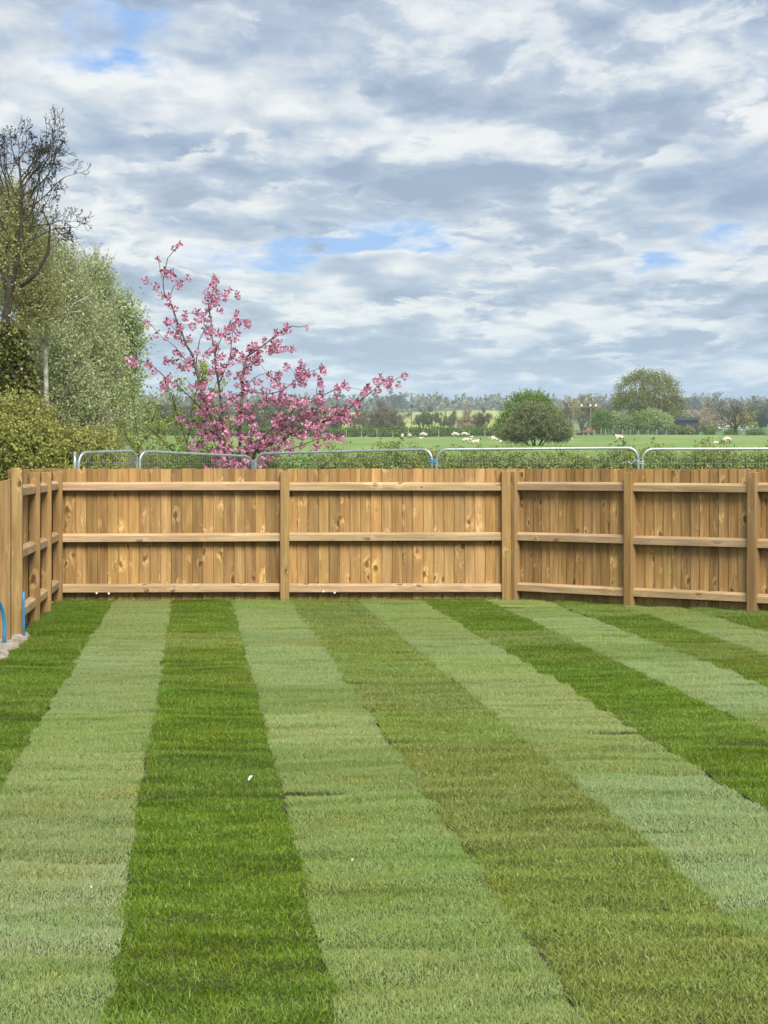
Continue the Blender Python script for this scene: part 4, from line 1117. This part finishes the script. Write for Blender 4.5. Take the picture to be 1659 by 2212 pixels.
cfU = dict(n=4, wob=.12, up=.10, skip=1, kids=1, ang=.5, ratio=.58, rr=.6)
cfW = dict(n=4, wob=.17, up=.04, skip=1, kids=1, ang=.65, ratio=.62, rr=.6)
M['hedge_twig'] = plain('hedgerow_twig', (0.16, 0.135, 0.10), 0.9)
KIND = {'lone': [kind_tree(331, cfW, .26, wide_arms, .03, 260, .02, M['pale_leaf'], M['bark'], .0045) for i in range(3)], 'bare': [kind_tree(301 + i, cfW, .22, wide_arms, .03, 1500, .025, M['pale_leaf'], M['hedge_twig'], .0030) for i in range(3)],
        'upright': [kind_tree(311 + i, cfU, .12, up_arms, .034, 3600, .022, M['pale_leaf'], M['hedge_twig'], .0030) for i in range(3)],
        'dense': [kind_tree(321 + i, cfW, .15, wide_arms + [(i * .7, .2, .42) for i in range(6)], .048, 5200, .035, M['pale_leaf'], M['hedge_twig'], .0030) for i in range(3)]}
def far_tree(lab, u, vt, D, kind, col, wfac=1.0, cat='tree', seed=0, group='trees beyond the pasture', name=None):
    rnd = random.Random(seed * 7 + int(u))
    tr, cr = KIND[kind][rnd.randrange(3)]
    b = Vector((xat(u, D), D, gz(D) - .1)); h = EYE + (1005 - vt) / F * D - b.z
    root = empty(name or {'lone': 'bare_tree', 'bare': 'bare_tree', 'upright': 'upright_tree', 'dense': 'field_tree'}[kind], b, (0, 0, rnd.uniform(0, 6.28)), (h * wfac * 1.25, h * wfac * 1.25, h))
    tag(root, lab, cat, group)
    link('trunk', tr, root); c = link('crown', cr, root); c.color = (*col, 1)
    return root
OL, BR_, PE, YE, GG, GR = (.21, .20, .11), (.25, .205, .14), (.46, .37, .25), (.42, .39, .16), (.23, .26, .14), (.19, .19, .15)
FT = [('lone leafless tree with wide forked limbs at the right field edge', 1589, 856, 392, 'lone', BR_, .95),
      ('slim bare tree with a straight trunk right of the cherry blossom', 786, 858, 400, 'bare', BR_, .5),
      ('brown bushy tree left half of the brown pair beside the cherry', 812, 866, 404, 'dense', BR_, .85),
      ('brown bushy tree right half of the brown pair before the utility pole', 836, 869, 402, 'dense', BR_, .8),
      ('bare tree with clear forked branches just left of the utility pole', 857, 872, 398, 'bare', OL, .85),
      ('feathery grey green tree first right of the utility pole', 914, 881, 398, 'upright', GG, .8),
      ('feathery grey green tree, second and fuller one right of the utility pole', 932, 877, 400, 'upright', GG, .9),
      ('narrow grey green tree above the left grazing sheep', 956, 889, 398, 'upright', GG, .6),
      ('pointed grey green tree above the middle grazing sheep', 973, 885, 399, 'upright', GG, .8),
      ('pale straw coloured round tree left of the green domed tree', 1018, 872, 410, 'dense', PE, .85),
      ('grey tree partly hidden by the green domed tree', 1047, 880, 405, 'upright', OL, .8),
      ('pale straw shrub low under the straw coloured round tree', 1000, 905, 402, 'dense', PE, .9),
      ('hazy dark tree on the ridge above the brown pair of trees', 843, 842, 1350, 'dense', (.09, .10, .08), .9),
      ('olive brown tree behind the left sapling, leftmost', 285, 856, 420, 'dense', OL, .8), ('olive brown tree behind the left sapling, second', 318, 862, 415, 'dense', YE, .8),
      ('olive brown tree behind the tall sapling stem', 352, 860, 418, 'dense', OL, .85), ('brown tree behind the tall sapling top', 392, 857, 420, 'dense', BR_, .85),
      ('brown tree behind the far left cherry twigs', 432, 853, 424, 'dense', BR_, .85), ('brown grey tree behind the main cherry stem', 470, 856, 420, 'dense', OL, .85),
      ('grey brown tree seen through the left of the blossom', 510, 858, 420, 'dense', BR_, .85), ('grey brown tree seen through the middle blossom', 552, 862, 415, 'dense', OL, .85),
      ('grey brown tree seen through the right of the middle blossom', 598, 858, 420, 'dense', OL, .85), ('grey brown tree behind the right blossom branches', 645, 862, 416, 'dense', BR_, .85),
      ('olive tree just behind the upper right blossom branch', 690, 864, 415, 'dense', OL, .85), ('olive grey tree under the long right cherry branch', 735, 868, 410, 'upright', GG, .9), ('small grey tree under the tip of the long cherry branch', 762, 880, 406, 'upright', OL, .8),
      ('pale grey tree right of the olive thorn bush', 1213, 864, 440, 'upright', (.30, .27, .19), .7),
      ('yellow topped tall tree left of the twin poles', 1232, 852, 460, 'upright', YE, .75), ('yellow topped tall tree between the twin poles', 1256, 850, 465, 'upright', YE, .8), ('yellow topped tall tree right of the twin poles', 1277, 853, 462, 'upright', YE, .75),
      ('grey bare tree left behind the big oak', 1305, 856, 470, 'bare', GR, .8), ('dull brown tree behind the left bush of the oak row', 1322, 872, 465, 'dense', BR_, .8),
      ('dark bare understorey tree below the yellow topped trees', 1262, 880, 440, 'bare', GR, .8),
      ('peach coloured rounded tree right of the oak', 1488, 874, 470, 'dense', PE, 1.0), ('second peach coloured tree above the dark shed', 1512, 868, 500, 'dense', PE, .95), ('small peach tree right above the shed roof end', 1532, 880, 480, 'dense', PE, .9),
      ('large pale brown tree left behind the lone leafless tree', 1545, 848, 640, 'dense', (.27, .22, .15), .95), ('pale brown tree right behind the lone leafless tree', 1578, 862, 600, 'dense', (.30, .26, .16), .95),
      ('yellow leaved tree directly behind the lone tree', 1604, 876, 520, 'dense', (.46, .42, .12), .8), ('brown woodland tree beside the right picture edge', 1625, 856, 680, 'dense', (.22, .2, .13), .95),
      ('green brown tree touching the right picture edge', 1652, 862, 660, 'dense', (.19, .19, .11), .95), ('dark conifer like tree near the right picture edge', 1646, 888, 560, 'dense', (.05, .07, .045), .7),
      ('blue grey tree rising from the ridge right of the oak', 1504, 850, 1400, 'dense', (.08, .09, .08), .5), ('small grey tree on the ridge, next to the oak crown', 1486, 860, 1300, 'dense', (.10, .11, .09), 1.0),
      ('bare grey thicket tree between shed and lone tree', 1508, 905, 396, 'bare', BR_, .8), ('thin bare sapling before the pond, left of the lone tree', 1522, 915, 395, 'upright', BR_, .6)]
for i, (lab, u, vt, D, kind, col, wf) in enumerate(FT): far_tree(lab, u, vt, D, kind, col, wf, seed=i)

# far woodland on the ridge, reads as one mass
def woodland():
    rng = np.random.default_rng(99); P = []
    for _ in range(4200):
        D = rng.uniform(1260, 3150) if rng.random() < .8 else rng.uniform(2800, 3200)
        x = rng.uniform(-.24, .24) * D
        patch = math.sin(D / 55) + .8 * math.sin(x / 140 + D / 170)
        if patch < 0.15 and D < 2850: continue
        h = rng.uniform(4.5, 11); z = gz(D) + (D - 1200) / 2000 * 3
        c = np.array([x, D, z + h * .55])
        P.append(c + unit(rng.normal(size=(26, 3))) * np.array([h * .55, h * .5, h * .5]) * rng.uniform(.5, 1, (26, 1)))
    P = np.concatenate(P)
    m = leaf_material('woodland_leaf', [(0.075, 0.085, 0.065), (0.125, 0.13, 0.095), (0.19, 0.18, 0.13)], .2)
    V, Q = leaf_arrays(P, rng, 3.2, .8)
    tag(link('woodland', arrays_mesh('woodland', V, [Q], m)), 'hazy woods covering the far ridge', 'woodland', kind='stuff')
woodland()
# ------------------------------------------------------------------ poles, shed, machinery, pond, field fences
def utility_pole(lab, u, D, vt, arms):
    b = Vector((xat(u, D), D, gz(D))); h = EYE + (1005 - vt) / F * D - b.z
    root = empty('utility_pole', b); tag(root, lab, 'pole')
    link('pole', seg_mesh('pole', [(0, 0, -.5, 0, 0, h, .16, .11)], M['pole'], 8), root)
    for (z, x0, x1) in arms:
        link('crossarm', box_mesh('crossarm', (x0, -.07, h + z - .07), (x1, .07, h + z + .07), M['pole'], .01), root)
        for t in (.06, .5, .94):
            x = x0 + (x1 - x0) * t
            link('insulator', seg_mesh('insulator', [(x, 0, h + z + .07, x, 0, h + z + .34, .07, .05)], M['white'], 6), root)
utility_pole('tall wooden utility pole with one crossarm above the sheep', 889, 500, 848, [(-.35, -1.35, 1.25)])
link('transformer', seg_mesh('transformer', [(0, -.3, 5.2, 0, -.3, 6.0, .22, .22)], M['shed'], 8), [o for o in C.objects if o.name.startswith('utility_pole')][0])
def twin_pole():
    D = 430; b = Vector((xat(1257, D), D, gz(D))); root = empty('twin_pole', b); tag(root, 'pair of poles joined by a long crossbar carrying white insulators', 'pole')
    h = EYE + (1005 - 877) / F * D - b.z; s = D / F
    for u in (1238, 1276): link('pole', seg_mesh('pole', [((u - 1257) * s, 0, -.5, (u - 1257) * s, 0, h, .16, .12)], M['pole'], 8), root)
    link('crossbar', box_mesh('crossbar', (-30 * s, -.22, h - .22), (31 * s, -.08, h - .08), M['pole'], .01), root)
    for u in (1256, 1275, 1287): link('insulator', seg_mesh('insulator', [((u - 1257) * s, -.15, h - .08, (u - 1257) * s, -.15, h + .35, .2, .16)], M['white'], 6), root)
twin_pole()
def shed():
    D = 408; s = D / F; b = Vector((xat(1486, D), D, gz(D))); root = empty('field_shed', b)
    tag(root, 'dark corrugated field shed with a pitched roof half hidden by scrub', 'shed')
    H = 2.75; w2 = 1.95; dp = 5.0
    # corrugated long side towards us
    V = []; Q = []; n = 40
    for i in range(n + 1):
        x = -w2 + 2 * w2 * i / n; y = 0.0 if i % 2 else -.07
        V += [(x, y, 0), (x, y, H)]
    for i in range(n): Q.append((2 * i, 2 * i + 2, 2 * i + 3, 2 * i + 1))
    link('wall', arrays_mesh('wall', np.array(V), [np.array(Q)], M['shed']), root)
    bm = bmesh.new()
    for v in ((-w2, .02, 0), (w2, .02, 0), (w2, dp, 0), (-w2, dp, 0), (-w2, .02, H), (w2, .02, H), (w2, dp, H), (-w2, dp, H), (-w2, dp / 2, H + .5), (w2, dp / 2, H + .5)): bm.verts.new(v)
    bm.verts.ensure_lookup_table()
    for f in ((1, 2, 6, 9, 5), (2, 3, 7, 6), (3, 0, 4, 8, 7)): bm.faces.new([bm.verts[i] for i in f])
    me = bpy.data.meshes.new('end_walls'); bm.to_mesh(me); bm.free(); me.materials.append(M['shed']); link('end_walls', me, root)
    for sy, y0, y1 in ((0, -.25, dp / 2), (1, dp / 2, dp + .25)):
        bm = bmesh.new(); za, zb = (H - .03, H + .53) if sy == 0 else (H + .53, H - .03)
        v = [bm.verts.new(c) for c in ((-w2 - .2, y0, za), (w2 + .2, y0, za), (w2 + .2, y1, zb), (-w2 - .2, y1, zb), (-w2 - .2, y0, za + .06), (w2 + .2, y0, za + .06), (w2 + .2, y1, zb + .06), (-w2 - .2, y1, zb + .06))]
        for f in ((0, 1, 2, 3), (7, 6, 5, 4), (0, 4, 5, 1), (1, 5, 6, 2), (2, 6, 7, 3), (3, 7, 4, 0)): bm.faces.new([v[i] for i in f])
        me = bpy.data.meshes.new('roof'); bm.to_mesh(me); bm.free(); me.materials.append(M['shed']); link('roof', me, root)
    # lean-to falling away to the left
    bm = bmesh.new()
    f0 = [bm.verts.new(c) for c in ((-w2 - .05, .3, 0), (-w2 - 3.2, .3, 0), (-w2 - 3.2, .3, 1.0), (-w2 - 1.6, .3, 2.2), (-w2 - .05, .3, H - .15))]
    f1 = [bm.verts.new((v.co.x, 4.2, v.co.z)) for v in f0]
    bm.faces.new(f0); bm.faces.new(f1[::-1])
    for i in range(5): bm.faces.new((f0[i], f0[(i + 1) % 5], f1[(i + 1) % 5], f1[i]))
    bmesh.ops.recalc_face_normals(bm, faces=bm.faces)
    me = bpy.data.meshes.new('lean_to'); bm.to_mesh(me); bm.free(); me.materials.append(M['shed']); link('lean_to', me, root)
shed()
def machinery():
    D = 396; s = D / F
    b = Vector((xat(1271, D), D, gz(D))); root = empty('farm_trailer', b); tag(root, 'red farm trailer parked below the twin poles', 'trailer')
    red = plain('red_paint', (.25, .07, .05), .6, nscale=2, namp=.3)
    link('bed', box_mesh('bed', (-1.2, -.8, .55), (1.15, .8, .95), red, .03), root); link('headboard', box_mesh('headboard', (.9, -.8, .953), (1.0, .8, 1.25), red, .02), root)
    for x in (-.55, .45): 
        me = tube_mesh('wheel', [(x, -.9, .28), (x, -.72, .28)], .28, M['shed'], 14); link('wheel', me, root)
    link('drawbar', box_mesh('drawbar', (1.15, -.06, .5), (2.0, .06, .62), M['shed'], .01), root)
    b = Vector((xat(1252, D), D, gz(D))); root = empty('water_trough', b); tag(root, 'small dark trough left of the red farm trailer', 'trough')
    link('tank', box_mesh('tank', (-.55, -.35, .12), (.55, .35, .55), M['shed'], .05), root)
    for x in (-.4, .4): link('leg', box_mesh('leg', (x - .06, -.3, 0), (x + .06, .3, .125), M['shed']), root)
    # pond beyond the lone tree
    m, nt, bb = material('pond_water'); bb.inputs['Base Color'].default_value = (.10, .12, .14, 1); bb.inputs['Roughness'].default_value = .12
    D = 425; z = gz(D) + .12
    V = [(xat(1562, D), D, z), (xat(1700, D), D, z), (xat(1700, D + 55), D + 55, z), (xat(1540, D + 55), D + 55, z)]
    # level basin cut as a low banked pan
    me = bpy.data.meshes.new('pond'); me.from_pydata([(x, y, zz + (y - D) * .0) for x, y, zz in V], [], [(0, 1, 2, 3)]); me.materials.append(m)
    tag(link('pond', me), kind='structure')
machinery()
def stock_fence(lab, pts_u, D, seed, h=1.15, lean=.05):
    rnd = random.Random(seed); b = Vector((xat(pts_u[0], D), D, gz(D))); root = empty('stock_fence', b); tag(root, lab, 'fence')
    xs = [xat(u, D) - b.x for u in pts_u]
    pm = seg_mesh('post', [(0, 0, -.2, 0, 0, h, .07, .06)], M['pole_pale'], 6)
    for x in xs: link('post', pm, root, (x, 0, 0), (rnd.uniform(-lean, lean), rnd.uniform(-lean, lean), 0), (1, 1, rnd.uniform(.9, 1.15)))
    w_ = link('wires', seg_mesh('wires', [(xs[0], 0, z, xs[-1], 0, z, .006, .006) for z in (.25, .5, .75, 1.0)], M['galv'], 3), root)
M['pole_pale'] = plain('pale_fence_post', (.36, .31, .23), .9, nscale=4, namp=.3)
stock_fence('wire stock fence with pale posts in front of the dark clipped hedge', [648 + 33.3 * i for i in range(14)], 359.5, 1)
stock_fence('wire stock fence with uneven posts in front of the bushes under the oak', [1284, 1298, 1308, 1324, 1345, 1362, 1380, 1400, 1418, 1440, 1462], 392.5, 2)
def soil_ridge():
    rng = np.random.default_rng(8); D = 325; V = []; n = 160
    for i in range(n):
        u = 1470 + (1760 - 1470) * i / (n - 1); x = xat(u, D)
        hh = (.16 + .12 * rng.random() + .1 * math.sin(i * .5)) * min(1, i / 60)
        for dy, k in ((-.9, 0), (-.35, .8), (.2, 1), (.9, 0)):
            V.append((x, D + dy + (u - 1470) * .004, gz(D + dy) - .12 + k * hh + .35 * (k > 0) * min(1, i / 60)))
    a = (np.arange(n * 4).reshape(n, 4)[:-1, :-1]).ravel()
    tag(link('soil_ridge', arrays_mesh('soil_ridge', np.array(V), [np.stack([a, a + 4, a + 5, a + 1], 1)], M['soil'])), 'low ridge of dark turned soil across the pasture at the right', 'soil ridge')
soil_ridge()

# ------------------------------------------------------------------ sheep
def skin_body(name, chains, sub=1):
    """chains of (x,y,z,r); the first starts at the pelvis, others name the joint they leave: one continuous surface."""
    verts = []; edges = []; rad = []; names = {}
    for ch in chains:
        prev = names[ch[0]] if isinstance(ch[0], str) else None
        for p in ch[1:] if isinstance(ch[0], str) else ch:
            verts.append(p[:3]); rad.append(p[3]); i = len(verts) - 1
            if prev is not None: edges.append((prev, i))
            if len(p) > 4: names[p[4]] = i
            prev = i
    me = bpy.data.meshes.new(name); me.from_pydata(verts, edges, [])
    ob = bpy.data.objects.new(name, me); C.objects.link(ob)
    ob.modifiers.new('skin', 'SKIN')
    for i, r in enumerate(rad):
        me.skin_vertices[0].data[i].radius = (r, r); me.skin_vertices[0].data[i].use_root = (i == 0)
    ss = ob.modifiers.new('sub', 'SUBSURF'); ss.levels = sub; ss.render_levels = sub
    dg = bpy.context.evaluated_depsgraph_get()
    out = bpy.data.meshes.new_from_object(ob.evaluated_get(dg))
    bpy.data.objects.remove(ob); bpy.data.meshes.remove(me)
    for p in out.polygons: p.use_smooth = True
    return out
def sheep_mesh(pose, lamb=False):
    lg = .115 if lamb else .085; r = .20 if not lamb else .16
    lie = pose == 'lie'
    bz = (.62 if not lamb else .60) - (.32 if lie else 0)
    ch = [[(-.42, 0, bz + .02, r * .82, 'pelvis'), (-.22, 0, bz + .03, r * 1.12), (.05, 0, bz + .02, r * 1.18), (.30, 0, bz + .03, r * 1.0, 'chest')]]
    if pose == 'graze': ch.append(['chest', (.50, 0, bz - .10, .12), (.62, 0, bz - .30, .10), (.66, .0, bz - .44, .085, 'head'), (.70, 0, bz - .56, .05)])
    else: ch.append(['chest', (.46, 0, bz + .17, .12), (.54, 0, bz + .32, .10, 'head'), (.66, 0, bz + .32, .075), (.75, 0, bz + .27, .05)])
    for s in (-1, 1):
        ch.append(['head', ((.60 if pose == 'graze' else .50), s * .10, (bz - .36 if pose == 'graze' else bz + .37), .025), ((.58 if pose == 'graze' else .47), s * .17, (bz - .36 if pose == 'graze' else bz + .36), .018)])
        if lie:
            ch.append(['chest', (.30, s * .14, .16, .08), (.42, s * .15, .06, .04), (.30, s * .17, .04, .035)])
            ch.append(['pelvis', (-.40, s * .18, .16, .10), (-.22, s * .20, .07, .05), (-.36, s * .20, .04, .04)])
        else:
            ch.append(['chest', (.30, s * .11, .42, .075), (.31, s * .11, .24, .045), (.30, s * .11, .06, .038), (.33, s * .11, .02, .036)])
            ch.append(['pelvis', (-.40, s * .12, .46, .10), (-.34, s * .12, .34, .06), (-.46, s * .12, .22, .042), (-.44, s * .12, .06, .036), (-.41, s * .12, .02, .036)])
    ch.append(['pelvis', (-.58, 0, bz - .02, .05), (-.62, 0, bz - .18, .035)])
    me = skin_body('body', ch, 1)
    me.materials.append(M['lamb'] if lamb else M['fleece']); me.materials.append(M['dark_face'])
    for p in me.polygons:
        c = p.center
        headp = (pose == 'graze' and c.x > .50 and c.z < bz - .24) or (pose != 'graze' and c.x > .50 and c.z > bz + .2)
        legp = (not lie and c.z < .30 and c.x < .5)
        p.material_index = 1 if (headp or (legp and not lamb)) else 0
    return me
SM = {('graze', 0): sheep_mesh('graze'), ('stand', 0): sheep_mesh('stand'), ('lie', 0): sheep_mesh('lie'), ('graze', 1): sheep_mesh('graze', True), ('stand', 1): sheep_mesh('stand', True), ('lie', 1): sheep_mesh('lie', True)}
def solve_D(v):
    for D in np.arange(150, 385, .5):
        if 1005 - (gz(D) - EYE) * F / D <= v: return float(D)
    return 384.0
SHEEP = [(869, 951, 'graze', 0, -100, 1.05, 'sheep facing the viewer with head down, leftmost of the flock'), (884, 948.5, 'graze', 0, -60, .95, 'sheep with lowered head second from the left'),
         (915, 946.5, 'graze', 0, -8, 1.05, 'full fleeced ewe grazing to the right beside a lamb'), (909.5, 949, 'lie', 1, 170, .8, 'lamb lying against the grazing ewe left of the middle'),
         (984, 946.5, 'graze', 0, -10, 1.1, 'big ewe grazing to the right, left one of the middle pair'), (1004, 946, 'graze', 0, -15, 1.1, 'big ewe grazing, right one of the middle pair'),
         (1018.5, 945.8, 'lie', 1, 0, .8, 'lamb lying just right of the middle pair of ewes'), (1006, 955, 'lie', 0, 10, .9, 'dark headed sheep lying below the middle pair of ewes'),
         (1017, 951, 'lie', 1, 20, .7, 'small lamb tucked behind the lying dark headed sheep'), (1027, 960.5, 'lie', 0, 5, .95, 'dark headed sheep lying nearest the barrier'),
         (1068, 953.5, 'lie', 0, 160, .95, 'sheep lying in the shade left of the thorn bush'), (1063, 950, 'lie', 0, 20, .9, 'sheep lying behind another at the left edge of the thorn bush'),
         (1082, 957, 'lie', 1, 60, .9, 'lamb sitting under the left branches of the thorn bush'), (1233, 955, 'stand', 1, 15, .75, 'white lamb walking right of the thorn bush'),
         (1337.5, 957, 'stand', 0, 175, 1.1, 'shorn looking sheep standing with dark head raised to the left'), (1546.5, 959.5, 'lie', 1, 170, .85, 'white lamb lying in the right of the pasture'),
         (1570, 960, 'graze', 0, 200, 1.0, 'dark faced ewe grazing beside the lying white lamb')]
for u, v, pose, lamb, az, sc, lab in SHEEP:
    D = solve_D(v); b = Vector((xat(u, D), D, gz(D) + .06))
    sc *= .62 if lamb else 1.0; sc *= .92
    o = link('sheep' if not lamb else 'lamb', SM[(pose, lamb)], None, b, (0, 0, R(az)), (sc, sc, sc))
    tag(o, lab, 'sheep' if not lamb else 'lamb', 'flock of sheep in the pasture')

# ------------------------------------------------------------------ gulls over the green field
def gull_mesh():
    bm = bmesh.new(); V = [(-.3, 0, 0), (0, .09, .02), (0, -.09, .02), (0, 0, .10), (.32, 0, .05), (0, 0, -.07), (.40, 0, .03)]
    v = [bm.verts.new(c) for c in V]
    for a, b, c in ((0, 1, 3), (0, 3, 2), (1, 4, 3), (3, 4, 2), (0, 5, 1), (0, 2, 5), (1, 5, 4), (5, 2, 4)): bm.faces.new((v[a], v[b], v[c]))
    for s in (-1, 1):
        w = [bm.verts.new(c) for c in ((.12, s * .06, .04), (-.12, s * .06, .04), (.05, s * .35, .20), (-.12, s * .35, .18), (-.12, s * .68, .10))]
        bm.faces.new((w[0], w[1], w[3], w[2])); bm.faces.new((w[2], w[3], w[4]))
    me = bpy.data.meshes.new('gull'); bm.to_mesh(me); bm.free(); me.materials.append(M['gull']); return me
GM = gull_mesh(); rg = random.Random(17)
for i in range(40):
    t = i / 39
    u = 1519 + t * 106 + rg.uniform(-3, 3); v = 925 + 5 * math.sin(t * 9) + rg.uniform(-8, 8)
    D = 409; p = at(u, v, D)
    tag(link('gull', GM, None, p, (rg.uniform(-.3, .3), rg.uniform(-.3, .3), rg.uniform(0, 6.28)), (0.85,) * 3), 'white gull in the flock flying over the green field beyond the pasture', 'bird', 'gulls above the far green field')

# ------------------------------------------------------------------ haze
def haze():
    me = box_mesh('haze', (-3850, -130, -1.4), (3850, 3900, 108), None)
    me.materials.clear()
    m = bpy.data.materials.new('haze'); m.use_nodes = True; nt = NT(m.node_tree)
    for n in list(m.node_tree.nodes):
        if n.bl_idname == 'ShaderNodeBsdfPrincipled': m.node_tree.nodes.remove(n)
    pv = nt.new('ShaderNodeVolumePrincipled'); pv.inputs['Color'].default_value = (.72, .84, 1, 1); pv.inputs['Density'].default_value = HAZE
    nt.l.new(pv.outputs[0], nt.n['Material Output'].inputs['Volume'])
    me.materials.append(m)
    tag(link('haze', me), kind='stuff')
HAZE = 0.00022
if HAZE: haze()
